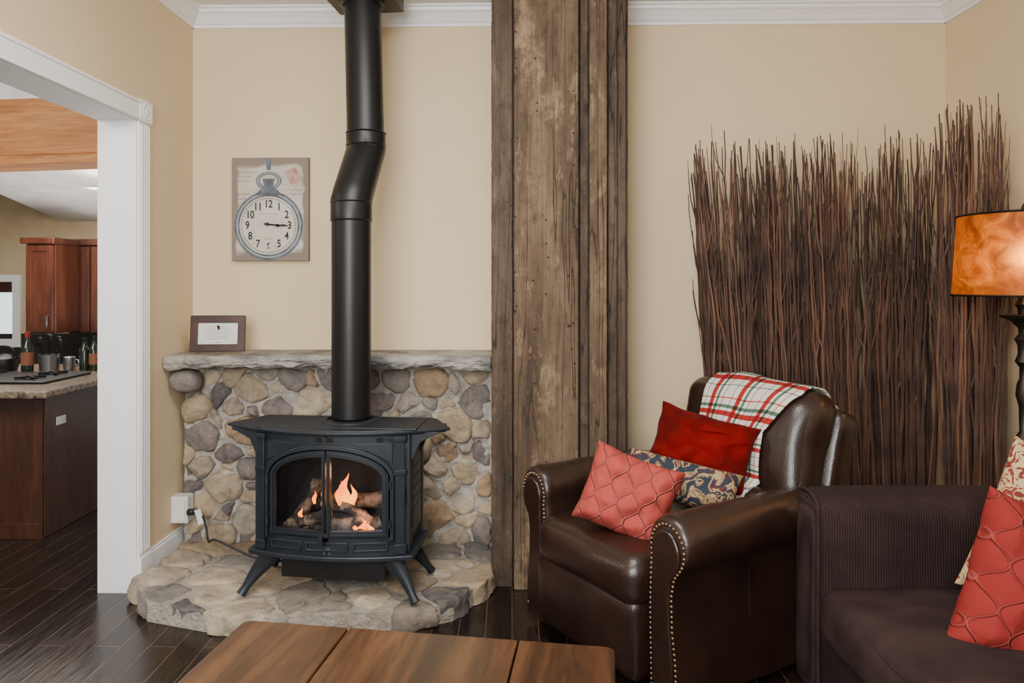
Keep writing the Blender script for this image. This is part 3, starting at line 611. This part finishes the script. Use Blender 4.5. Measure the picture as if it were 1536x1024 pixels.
# ------------------------------------------------------------ coffee table
ct=thing('coffee_table','brown plank top coffee table with rounded corners at the front','coffee table',(-.238,1.548,0),R(-7.5))
TW,TY0,TY1,TZ=.452,-.55,.235,.45
def rrect(x0,x1,y0,y1,r,cor=(1,1,1,1)):
    P=[]
    for (cx,cy,a0,c) in ((x0+r,y0+r,180,cor[0]),(x1-r,y0+r,270,cor[1]),(x1-r,y1-r,0,cor[2]),(x0+r,y1-r,90,cor[3])):
        if c: P+=[(cx+r*math.cos(R(a0+90*k/6)),cy+r*math.sin(R(a0+90*k/6))) for k in range(7)]
        else:
            sx_=x0 if cx==x0+r else x1; sy_=y0 if cy==y0+r else y1; P.append((sx_,sy_))
    return P
for i,(a,b,cor) in enumerate(((-TW-.020,-.200,(1,0,0,1)),(-.196,.223,(0,0,0,0)),(.227,TW,(0,1,1,0)))):
    mb=MB(); mb.prism(rrect(a,b,TY0,TY1,.022,cor),lambda x,y:(x,y,TZ-.035),lambda x,y:(x,y,TZ)); mb.build('tabletop_plank',M['table'],ct,smooth=False,bevel=.004)
mb=MB()
for y in (TY0+.04,TY1-.04): mb.box((-.01,y,TZ-.085),(.86,.02,.1))
for x in (-.435,.42): mb.box((x,(TY0+TY1)/2,TZ-.085),(.02,TY1-TY0-.08,.1))
mb.build('apron',M['table'],ct,smooth=False,bevel=.003)
for x in (-.425,.41):
    for y in (TY0+.05,TY1-.05): mb=MB(); mb.box((x,y,.2),(.06,.06,.40)); mb.build('leg',M['table'],ct,smooth=False,bevel=.006)
# ------------------------------------------------------------ recliner
RC=(.275,2.51,0); RA=R(-57)
rc=thing('recliner','dark brown leather recliner with rolled arms and nailhead trim','armchair',RC,RA)
mb=MB(); mb.rbox((0,.42,.20),(.54,.74,.30),.03,seg=6); mb.build('base',M['leather'],rc)
mb=MB(); mb.rbox((0,-.005,.19),(.535,.10,.26),.035,(0,.02,0),seg=12,wr=.006,wf=7); mb.build('footrest_panel',M['leather'],rc)
mb=MB(); mb.rbox((0,.27,.365),(.545,.66,.17),.06,(0,.018,.025),seg=20,wr=.010,wf=6,seed=2); mb.build('seat_cushion',M['leather'],rc)
def armprof():
    P=[(.268,.035),(.262,.30),(.268,.46)]; cx,cz,r=.352,.515,.085
    for k in range(19): a=R(200-250*k/18); P.append((cx+r*math.cos(a),cz+r*math.sin(a)))
    P+=[(.385,.425),(.372,.36),(.376,.25),(.392,.15),(.398,.035)]; return P
AP=armprof(); acx=sum(p[0] for p in AP)/len(AP)
for s in (-1,1):
    mb=MB(); n=len(AP)
    ys=[0,.012,.035]+[.06+.78*k/14 for k in range(15)]+[.86]; sc=[.90,.975,1]+[1]*14+[.99,.93]; rings=[]
    for y,k in zip(ys,sc):
        dz=-.035*max(0,(y-.5))/.36
        ring=[]
        for x,z in AP:
            P=Vector((s*(acx+(x-acx)*(1-(1-k)*1.4)),y,(z if z<.05 else z+dz*(z/.6))*(1-(1-k)*.2)))
            if y>.03: P+=noise.noise_vector(P*6+Vector((s*3,0,0)))*.005
            ring.append(mb.add(P))
        rings.append(ring)
    for i in range(len(rings)-1):
        for k in range(n): mb.f.append((rings[i][k],rings[i][(k+1)%n],rings[i+1][(k+1)%n],rings[i+1][k]))
    mb.f.append(tuple(rings[0])); mb.f.append(tuple(rings[-1])); arm=mb.build('arm',M['leather'],rc,angle=55)
    def insc(k): return [((acx+(x-acx)*k)*s,.36+(z-.36)*(.5+.5*k)) for x,z in AP]
    mb=MB(); P=insc(.66); mb.prism(P,lambda x,z:(x,.002,z),lambda x,z:(x,-.012,z)); mb.build('arm_front_panel',M['leather'],arm,bevel=.005)
    mb=MB(); Q=insc(.80); Q=Q+[Q[0]]; acc=0; step=.0155
    for i in range(len(Q)-2):
        a=Vector(Q[i]); b=Vector(Q[i+1]); L=(b-a).length; t=acc
        while t<L:
            p=a+(b-a)*(t/L); mb.M=Matrix.Translation((p.x,.0,p.y))@Matrix.Rotation(R(90),4,'X'); mb.lathe([(.0055,0),(.0045,.0035),(.0022,.005),(.0003,.0055)],n=7); t+=step
        acc=t-L
    mb.M=Matrix(); mb.build('nailhead_trim',M['brass'],arm)
    mb=MB(); mb.tube([(s*.386,.34,.05),(s*.377,.34,.25),(s*.376,.34,.40),(s*.392,.34,.43)],.0035,6); mb.build('side_seam',M['leather'],arm)
tilt=Matrix.Rotation(R(-17),3,'X')
mb=MB(); mb.rbox((0,.79,.62),(.64,.20,.57),.085,(0,.03,.010),seg=30,rot=tilt,wr=.015,wf=6,seed=4); bk=mb.build('backrest',M['leather'],rc)
mb=MB(); mb.rbox((.01,.885,.565),(.665,.13,.53),.04,(0,.0,.012),seg=12,rot=tilt,wr=.005,wf=5); mb.build('back_shell',M['leather'],rc)
mb=MB(); mb.rbox((0,.62,.48),(.52,.12,.16),.055,(0,.02,0),seg=14,rot=tilt,wr=.009,wf=8); mb.build('lumbar_roll',M['leather'],rc)
for x in (-.33,.33):
    for y in (.06,.80): mb=MB(); mb.lathe([(.0,0),(.022,0),(.03,.02),(.028,.036)],(x,y,.001),14); mb.build('foot',M['frame'],rc)
bpy.context.view_layer.update()
from mathutils.bvhtree import BVHTree
def tree(objs):
    V=[];P=[]
    for o in objs:
        b=len(V); V+=[v.co.copy() for v in o.data.vertices]; P+=[tuple(b+k for k in p.vertices) for p in o.data.polygons]
    return BVHTree.FromPolygons(V,P)
BT=tree([bk]+[o for o in rc.children if o.name.startswith(('back_shell','lumbar_roll'))])
CEN=Vector((0,.82,.60))
def drape(u,v):
    ang=R(197-214*v); f=max(0,min(1,(v-.30)/.16)); g=max(0,min(1,(v-.62)/.2))
    c=.005+.030*f; w=.155+.065*f-.02*g; x=c+(u-.5)*2*w+ (.035*(1-f))*(.5-v*2) 
    x=min(x,.265)
    o=Vector((x,CEN.y,CEN.z)); d=Vector((0,math.cos(ang),math.sin(ang)))
    hit=BT.ray_cast(o+d*.9,-d)
    p=hit[0] if hit[0] else o+d*.3
    return p+d*(.014+.0025*math.sin(u*13+v*7)+.002*math.sin(v*25+u*4))
mb=MB(); mb.grid(drape,50,110,uv=True)
W_=51
for _ in range(10):
    nv=[p.copy() for p in mb.v]
    for j in range(1,110):
        for i in range(1,50):
            k=j*W_+i; nv[k]=mb.v[k]*.5+(mb.v[k-1]+mb.v[k+1]+mb.v[k-W_]+mb.v[k+W_])*.125
    mb.v=nv
th=mb.build('plaid_throw_blanket',M['plaid'],weld=False)
th.location=RC; th.rotation_euler=(0,0,RA); tag(th,'red green and white plaid throw draped over the recliner back','blanket')
sd=th.modifiers.new('thick','SOLIDIFY'); sd.thickness=.006; sd.offset=1
def pillow(name,w,h,t,m,loc,rot,label,cat='pillow',wr=.006,seed=0):
    mb=MB()
    for sg in (-1,1):
        def fn(u,v,sg=sg):
            a=math.sin((u-.5)*PI); b=math.sin((v-.5)*PI); th=t/2*((1-a**4)*(1-b**4))**.55
            x=a*w/2*(1-.07*(1-b*b)); z=b*h/2*(1-.08*(1-a*a)); y=sg*th*(1+.2*noise.noise(Vector((a*2,b*2,seed+sg))))
            p=Vector((x,y,z)); e=1-max(abs(a),abs(b))**6
            return p+noise.noise_vector(Vector((a*3,b*3,seed)))*wr*(.3+e)+noise.noise_vector(Vector((a*8,b*8,seed)))*wr*.35*e
        mb.grid(fn,34,34)
    o=mb.build(name,m,None,angle=180); o.location=loc; o.rotation_euler=rot; tag(o,label,cat)
    return o
pillow('throw_pillow',.375,.265,.16,M['velvet'],atY(1052,672,2.79),(R(-22),R(13),R(-22)),'plain red velvet pillow leaning on the plaid throw',seed=1,wr=.018)
pillow('throw_pillow',.42,.165,.10,M['floral'],atY(1020,722,2.67),(R(-38),R(9),R(-22)),'navy and gold leaf patterned pillow between the red velvet and coral pillows',seed=2)
pillow('throw_pillow',.315,.275,.17,M['quilt'],atY(942,742,2.52),(R(-16),R(17),R(-20)),'coral trellis stitched pillow at the front of the recliner seat',seed=3,wr=.010)
# ------------------------------------------------------------ sofa
sf=thing('sofa','dark chocolate brown corduroy sofa with square padded arms at the right','sofa',(.925,2.32,0),R(-1))
mb=MB(); mb.rbox((.40,-.95,.155),(.80,2.0,.25),.03,seg=8); mb.build('base',M['cord'],sf)
for y,nm in ((-.01,'arm'),(-1.87,'arm')):
    mb=MB(); mb.rbox((.41,y,.335),(.84,.21,.63),.05,(.008,.012,.012),seg=14,wr=.006,wf=4); a=mb.build(nm,M['cord'],sf)
    if y>-.5:
        mb=MB(); mb.tube(smooth([(-.006,-.105,.05),(-.008,-.108,.35),(-.006,-.105,.59),(.0,-.08,.635),(.004,0,.652),(0,.07,.64)],5),.005,8); mb.build('piping',M['seatfab'],a)
for k in range(2):
    mb=MB(); mb.rbox((.335,-.54-k*.83,.325),(.70,.86 if k==0 else .78,.16),.05,(.01,.005,.022),seg=14,wr=.008,wf=4,seed=k); c_=mb.build('seat_cushion',M['seatfab'],sf)
    mb=MB(); mb.tube([(.008,-.18-k*.83,.382),(-.010,-.56-k*.83,.388),(.008,-.93-k*.83,.382)],.005,8); mb.build('piping',M['seatfab'],c_)
mb=MB(); mb.rbox((.93,-.94,.42),(.24,2.08,.80),.06,seg=12); mb.build('backrest',M['cord'],sf)
for k in range(2):
    mb=MB(); mb.rbox((.74,-.56-k*.83,.60),(.20,.80,.42),.07,(.03,0,.02),seg=12,rot=Matrix.Rotation(R(10),3,'Y'),wr=.01,wf=4,seed=k+5); mb.build('back_cushion',M['seatfab'],sf)
for x in (.05,.98):
    for y in (.05,-1.93): mb=MB(); mb.box((x,y,.015),(.05,.05,.028)); mb.build('foot',M['frame'],sf,smooth=False)
pillow('sofa_pillow',.38,.41,.19,M['quilt2'],atY(1568,890,1.86),(R(-12),R(21),R(-8)),'coral red trellis stitched pillow on the brown sofa',seed=6,wr=.012)
pillow('sofa_pillow',.38,.44,.12,M['floral2'],atY(1586,812,2.01),(R(-10),R(24),R(-12)),'cream and red floral pillow behind the coral pillow on the sofa',seed=7)
# ------------------------------------------------------------ twig bundles
def bundle(px,Y,hw,h,n,label,seed,lean=0,spread=1.5,more=.5):
    rnd=random.Random(seed); c=atY(px,700,Y); root=thing('twig_bundle',label,'decorative branches',(c.x,Y,0),0,'dark willow branch bundles standing against the wall')
    extra=MB(); tot=int(n*(1+more))
    for i in range(tot):
        mb=MB() if i<n else extra
        u=rnd.uniform(-1,1); d=rnd.uniform(-1,1); bx=u*hw; by=d*.055; q=rnd.random(); H=h*(rnd.uniform(.91,1.0) if q<.50 else rnd.uniform(.82,.93) if q<.82 else rnd.uniform(.6,.82))
        H*=1-.03*abs(u)
        tx=u*hw*spread+rnd.gauss(0,.035)+lean; ty=by*1.6+rnd.gauss(0,.015)
        tx=max(-hw*spread-.05,min(hw*spread+.04,tx)); ty=max(-.12,min(.10,ty)); r0=rnd.uniform(.0050,.0092); ph=rnd.uniform(0,9)
        P=[];rr=[]; S=18
        for k in range(S+1):
            t=k/S; w=noise.noise_vector(Vector((t*2.4+ph,i*1.7,seed)))*.036*min(1,t*2)+noise.noise_vector(Vector((t*10+ph,i*1.7,seed)))*.011*min(1,t*2)
            P.append(Vector((bx+(tx-bx)*t**1.2+w.x,by+(ty-by)*t+w.y*.5,.004+H*t))); rr.append(r0*(1-.66*t))
        mb.tube(P,rr,6,True)
        for _ in range(rnd.choice([0,1,1,2])):
            k=rnd.randint(10,16); a=P[k]; L=rnd.uniform(.12,.34); dx=rnd.choice([-1,1])*rnd.uniform(.10,.28)
            zt=min(h*1.01,a.z+L); Q=[a,a+Vector((dx*L*.42,rnd.uniform(-.01,.01),(zt-a.z)*.35)),a+Vector((dx*L*.62,rnd.uniform(-.01,.01),(zt-a.z)*.7)),a+Vector((dx*L*.70,0,(zt-a.z)))]
            mb.tube(Q,[rr[k]*.85,rr[k]*.7,rr[k]*.55,rr[k]*.35],4,True)
        if i<n: mb.build('branch',M['twig'] if rnd.random()<.62 else M['twig2'],root,weld=False,recalc=False)
    o=extra.build('branch',M['twig'],root,weld=False,recalc=False); o['kind']='stuff'
bundle(1110,3.40,.12,2.00,66,'twig bundle at the left end, beside the timber column',11,-.10,1.25,.36)
bundle(1187,3.43,.11,2.02,60,'twig bundle second from the timber column',12,-.05,1.1,.36)
bundle(1262,3.40,.11,2.01,60,'twig bundle third from the timber column, behind the recliner back',13,-.045,1.1,.36)
bundle(1355,3.43,.125,2.02,68,'twig bundle fourth from the timber column, left of the corner bundle',14,-.01,1.15,.36)
bundle(1458,3.08,.09,2.10,80,'tallest twig bundle in the room corner behind the lit lamp',15,.0,.95,.3)
# ------------------------------------------------------------ floor lamp
lp=atY(1536,500,2.66); lamp=thing('floor_lamp','turned bronze floor lamp with glowing amber drum shade','lamp',(lp.x,2.66,0))
z0,z1=1.257,1.545
mb=MB(); mb.lathe([(.222,z0),(.205,z1)],n=64); o=mb.build('lamp_shade',M['shade'],lamp)
mb=MB()
for r_,z_ in ((.222,z0),(.205,z1)): mb.tube([(r_*math.cos(2*PI*k/48),r_*math.sin(2*PI*k/48),z_) for k in range(49)],.0045,6,False)
for k in range(3): a=k*2*PI/3; mb.tube([(0,0,z1-.01),(.203*math.cos(a),.203*math.sin(a),z1-.01)],.002,5)
mb.build('shade_rim',M['bronze'],lamp)
prof=[(.0,0),(.15,0),(.15,.015),(.12,.03),(.05,.05),(.03,.08),(.018,.1),(.015,.3),(.024,.32),(.015,.34),(.015,.48),(.03,.5),(.036,.53),(.02,.56),(.015,.58),(.014,.7),(.024,.715),(.03,.735),(.024,.755),(.014,.77),(.016,.86),(.026,.90),(.022,.94),(.014,.96),(.014,1.0),(.028,1.02),(.018,1.05),(.02,1.08),(.03,1.10),(.016,1.12),(.018,1.14),(.04,1.165),(.072,1.178),(.076,1.186),(.05,1.188),(.018,1.19),(.02,1.21),(.028,1.225),(.018,1.24),(.016,1.28),(.022,1.30),(.022,1.34),(.0,1.34)]
mb=MB(); mb.lathe(prof,n=28); mb.build('pole',M['bronze'],lamp)
mb=MB(); mb.lathe([(.0,0),(.018,.01),(.032,.04),(.03,.07),(.012,.09),(.0,.095)],(0,0,1.345),20); mb.build('bulb',M['bulb'],lamp)
mb=MB(); mb.tube([(0,0,1.44),(0,0,z1+.02)],.004,6); mb.lathe([(.0,.0),(.01,.005),(.006,.02),(.0,.03)],(0,0,z1+.015),12); mb.build('finial',M['bronze'],lamp)
plight((lp.x-.05,2.53,1.385),2.6,(1,.66,.30),.03,'lamp_bulb_light')
# ------------------------------------------------------------ kitchen through the doorway
KY=6.2
mb=MB(); g=[atY(-260,60,KY),atY(-260,262,KY),atY(0,262,KY),atY(95,332,KY),atY(420,332,KY)]
poly=[(g[1].x-.5,0),(g[4].x,0),(g[4].x,g[4].z),(g[3].x,g[3].z),(g[2].x,g[2].z),(g[2].x-2.0,g[2].z+1.4)]
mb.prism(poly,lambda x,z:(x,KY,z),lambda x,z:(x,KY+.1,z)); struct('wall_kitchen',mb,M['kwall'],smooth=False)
mb=MB()
top_=[(g[4].x,g[4].z),(g[3].x,g[3].z),(g[2].x,g[2].z),(g[2].x-2.0,g[2].z+1.4)]
mb.grid(lambda u,v:(lerp(top_,u)[0],KY-1.9*v,lerp(top_,u)[1]+.34*v),30,4); struct('ceiling_kitchen',mb,M['ceil'],smooth=False,recalc=False)
mb=MB(); mb.bb(-6.4,LX-.16,1.0,4.4,2.62,2.7); struct('ceiling_hall',mb,M['ceil'],smooth=False)
mb=MB(); mb.bb(-6.5,-6.4,1.0,6.3,0,4); struct('wall_kitchen_side',mb,M['kwall'],smooth=False)
b0_=atY(0,250,4.2)
beam=thing('ceiling_beam','orange fir ceiling beam crossing the kitchen above the cabinets','beam',(-3.0,4.2,0)); beam.rotation_euler=(0,R(-1.6),0)
bz=b0_.z
for k,(hh,dy) in enumerate(((.06,-.03),(.335,.0))):
    mb=MB(); mb.bb(-2.9,1.20,dy,.20,bz,bz+hh-.004); mb.build('stacked_timber',M['fir'],beam,smooth=False,bevel=.008); bz+=hh
mb=MB(); mb.bb(-6.0,-1.75,4.3,4.42,b0_.z+.30,2.619); struct('wall_kitchen_header',mb,M['ceil'],smooth=False)
rl=atY(150,276,4.9); t=thing('recessed_light','round recessed downlight in the white kitchen ceiling','ceiling light',(rl.x-.03,4.9,rl.z-.02)); mb=MB(); mb.lathe([(.075,0),(.075,-.01),(.055,-.012),(.05,0)],n=24); mb.build('trim_ring',M['white'],t); mb=MB(); mb.lathe([(.052,-.004),(.0005,-.006)],n=24); mb.build('diffuser',M['glow'],t)
def door_panel(par,x0,x1,y,z0,z1,m,handle=None):
    mb=MB(); mb.bb(x0,x1,y-.018,y,z0,z1); d=mb.build('door',m,par,smooth=False,bevel=.003); mb=MB(); i=.045
    mb.band([(x0+.001,z0+.001),(x1-.001,z0+.001),(x1-.001,z1-.001),(x0+.001,z1-.001)],[(x0+i,z0+i),(x1-i,z0+i),(x1-i,z1-i),(x0+i,z1-i)],lambda x,z:(x,y-.018,z),lambda x,z:(x,y-.028,z),closed=True); mb.build('door_frame',m,d,smooth=False,bevel=.002)
    if handle: mb=MB(); mb.tube([(handle,y-.03,z0+.03),(handle,y-.05,z0+.04),(handle,y-.05,z0+.12),(handle,y-.03,z0+.13)],.005,6); mb.build('handle',M['steel'],d)
for (xa,xb,y,yt,lab) in ((40,84,5.5,366,'deeper cherry wall cabinet at the left, beside the kitchen window'),(103,180,5.85,368,'cherry wall cabinet with two narrow doors beside the doorway trim')):
    a=atY(xa,yt,y); b=atY(xb,500,y); t=thing('wall_cabinet',lab,'cabinet',(0,0,0),0,'cherry kitchen wall cabinets')
    mb=MB(); mb.bb(a.x,b.x,y,KY-.002,b.z,a.z); mb.build('cabinet_body',M['cherry'],t,smooth=False,bevel=.003)
    mb=MB(); mb.bb(a.x-.03,b.x+.01,y-.04,KY-.002,a.z,a.z+.05); mb.build('cornice',M['cherry'],t,smooth=False,bevel=.01)
    if xa<50: door_panel(t,a.x+.01,b.x-.01,y,b.z+.01,a.z-.01,M['cherry'],b.x-.04)
    else:
        mx=(a.x+b.x)/2-.02; door_panel(t,a.x+.01,mx-.01,y,b.z+.01,a.z-.01,M['cherry']); door_panel(t,mx+.01,b.x-.01,y,b.z+.01,a.z-.01,M['cherry'])
wa=atY(-60,412,KY); wb=atY(34,520,KY); mb=MB()
mb.band([(wa.x,wb.z),(wb.x,wb.z),(wb.x,wa.z),(wa.x,wa.z)],[(wa.x+.07,wb.z+.07),(wb.x-.07,wb.z+.07),(wb.x-.07,wa.z-.07),(wa.x+.07,wa.z-.07)],lambda x,z:(x,KY-.001,z),lambda x,z:(x,KY-.03,z),closed=True)
w1=struct('window_1',mb,M['white'],smooth=False); mb=MB(); mb.bb(wa.x+.07,wb.x-.07,KY-.012,KY-.004,wb.z+.07,wa.z-.07); mb.build('pane',M['sky'],w1,smooth=False)
mb=MB(); mb.bb(wa.x+.07,wb.x-.07,KY-.05,KY-.031,wa.z-.15,wa.z-.06)
for k in range(3): mb.bb(wa.x+.065,wb.x-.065,KY-.056,KY-.05,wa.z-.15+k*.03,wa.z-.135+k*.03)
tag(mb.build('roman_blind',M['frame'],smooth=False),'dark folded blind at the top of the kitchen window','blind')
ba=atY(36,500,KY); bb_=atY(420,560,KY)
mb=MB(); mb.bb(-5.5,bb_.x,KY-.02,KY-.002,.55,ba.z); o=struct('wall_backsplash',mb,M['tile'],smooth=False)
t=thing('base_cabinet','dark low kitchen cabinet run along the back wall','cabinet',(0,0,0)); mb=MB(); mb.bb(-5.5,bb_.x,5.65,KY-.022,.0,.52); mb.build('cabinet_body',M['island'],t,smooth=False,bevel=.003); mb=MB(); mb.bb(-5.5,bb_.x,5.6,KY-.022,.52,.55); mb.build('worktop',M['granite'],t,smooth=False,bevel=.003)
ic=atZ(65,808,0); ix=ic.x; iy=ic.y; iz=1.3-(597-425)/(F/iy)
isl=thing('kitchen_island','dark brown paneled kitchen island seen through the white doorway','kitchen island',(0,0,0))
mb=MB(); mb.bb(ix-1.8,ix,iy,iy+1.1,.0,iz); mb.build('island_body',M['island'],isl,smooth=False,bevel=.004)
mb=MB()
for y in (iy,iy+.5): mb.bb(ix,ix+.008,y,y+.05,.02,iz-.01)
mb.bb(ix-.05,ix,iy-.008,iy,.02,iz-.01); mb.bb(ix-1.8,ix,iy-.01,iy,.0,.08)
mb.build('stile',M['island'],isl,smooth=False,bevel=.002)
mb=MB(); mb.rbox((ix-.88,iy+.52,iz+.022),(1.92,1.24,.042),.012,seg=8); tag(mb.build('countertop',M['granite']),'speckled tan granite countertop on the dark kitchen island','countertop')
oy=iy+.14; mb=MB(); t=thing('wall_switch','small white outlet plate on the side of the kitchen island','outlet',(ix+.001,oy,.58)); 
mb.bb(0,.006,-.04,.04,-.022,.022); mb.build('cover_plate',M['plastic'],t,smooth=False,bevel=.002); mb=MB(); mb.bb(.006,.009,-.02,.02,-.012,.012); mb.build('socket',M['plastic'],t,smooth=False)
TZK=iz+.044
mb=MB(); mb.bb(-.33,.33,-.22,.22,0,.012); ck2=thing('cooktop','black gas cooktop set on the granite island top','cooktop',(ix-.42,iy+.36,TZK)); mb.build('glass_top',M['black'],ck2,smooth=False,bevel=.003)
for x in (-.18,.18):
    for y in (-.1,.1):
        mb=MB(); 
        for a in (0,PI/2): mb.box((x,y,.022),(.15,.012,.014),a+PI/4)
        mb.lathe([(.0,.012),(.035,.012),(.035,.02),(.0,.022)],(x,y,0),14); mb.build('burner_grate',M['black'],ck2)
def bottle(px,Y,h,r,label,capm,lab=True):
    p=atY(px,500,Y); t=thing('bottle',label,'bottle',(p.x,Y,TZK)); mb=MB(); mb.lathe([(0,0),(r,0),(r,h*.58),(r*.85,h*.66),(r*.38,h*.76),(r*.34,h*.9),(0,h*.9)],n=20); mb.build('bottle_glass',M['bottle'],t)
    mb=MB(); mb.lathe([(r*.4,h*.86),(r*.42,h),(0,h)],n=14); mb.build('cap',capm,t)
    if lab: mb=MB(); mb.lathe([(r*1.02,h*.18),(r*1.02,h*.5)],n=20); mb.build('paper_label',M['label'],t)
bottle(41,4.35,.24,.034,'dark wine bottle with red capsule and red label on the island',M['redcap'])
bottle(127,4.45,.20,.03,'dark bottle left of the pair by the doorway trim',M['black'],False)
bottle(141,4.45,.21,.028,'dark bottle with paper label, right of the pair by the doorway trim',M['black'])
p=atY(74,500,4.42); t=thing('utensil_crock','short steel crock holding dark cooking utensils','utensil holder',(p.x,4.42,TZK)); mb=MB(); mb.lathe([(0,0),(.055,0),(.058,.10),(.052,.10),(.05,.01)],n=24); mb.build('crock',M['steel'],t)
for k in range(6):
    a=k*1.05; mb=MB(); e=Vector((.065*math.cos(a),.05*math.sin(a),.17+.015*(k%3))); mb.tube([(.02*math.cos(a),.02*math.sin(a),.012),e],.004,6); mb.rbox(e,(.03,.012,.045),.006,seg=3); mb.build('utensil',M['black'],t)
p=atY(104,500,4.45); mb=MB(); mb.lathe([(0,0),(.03,0),(.036,.03),(.034,.08),(.028,.085),(.028,.01),(0,.01)],(0,0,0),20); mb.tube(smooth([(.034,0,.065),(.055,0,.06),(.055,0,.03),(.034,0,.02)],4),.004,6); o=mb.build('mug',M['steel']); o.location=(p.x,4.45,TZK); tag(o,'small grey mug between the utensil crock and the dark bottles','mug')
p=atY(6,500,4.42); t=thing('kettle','dark rounded kettle at the far left of the island','kettle',(p.x,4.42,TZK)); mb=MB(); mb.lathe([(0,0),(.07,0),(.08,.03),(.07,.075),(.03,.10),(0,.105)],n=24); mb.build('kettle_body',M['black'],t); mb=MB(); mb.tube(smooth([(-.06,0,.08),(-.05,0,.14),(.05,0,.14),(.06,0,.08)],6),.007,8); mb.build('handle',M['black'],t); mb=MB(); mb.tube([(.06,-.01,.05),(.11,-.02,.09)],[.014,.008],8); mb.build('spout',M['black'],t)
# ------------------------------------------------------------ lights
def area(name,loc,target,size,e,c,sy=None):
    l=bpy.data.lights.new(name,'AREA'); l.energy=e; l.color=c; l.size=size
    if sy: l.shape='RECTANGLE'; l.size_y=sy
    o=bpy.data.objects.new(name,l); C.objects.link(o); o.location=loc; o.rotation_euler=(Vector(target)-Vector(loc)).to_track_quat('-Z','Y').to_euler(); return o
area('rear_fill_light',(-.7,-1.0,1.8),(-.2,3.5,1.1),1.5,140,(1,.985,.965),1.4)  # added area light behind the camera, standing in for window light; no window built
area('ceiling_light',(-.2,1.7,2.6),(-.2,2.1,0),1.0,52,(1,.96,.90))
area('kitchen_light',(-3.2,4.9,1.95),(-3.2,5.1,0),.9,28,(1,.93,.82))
area('beam_front_fill',(-3.0,2.3,2.5),(-3.2,4.6,1.1),1.0,60,(1,.95,.88))  # added unseen lamp that brightens the beam front and kitchen
area('kitchen_ceiling_bounce',(-3.0,4.9,1.0),(-3.2,5.0,3),1.0,17,(1,.96,.9))
w=bpy.data.worlds.new('world'); bpy.context.scene.world=w; w.use_nodes=True; w.node_tree.nodes['Background'].inputs[0].default_value=(1,.985,.96,1); w.node_tree.nodes['Background'].inputs[1].default_value=.48
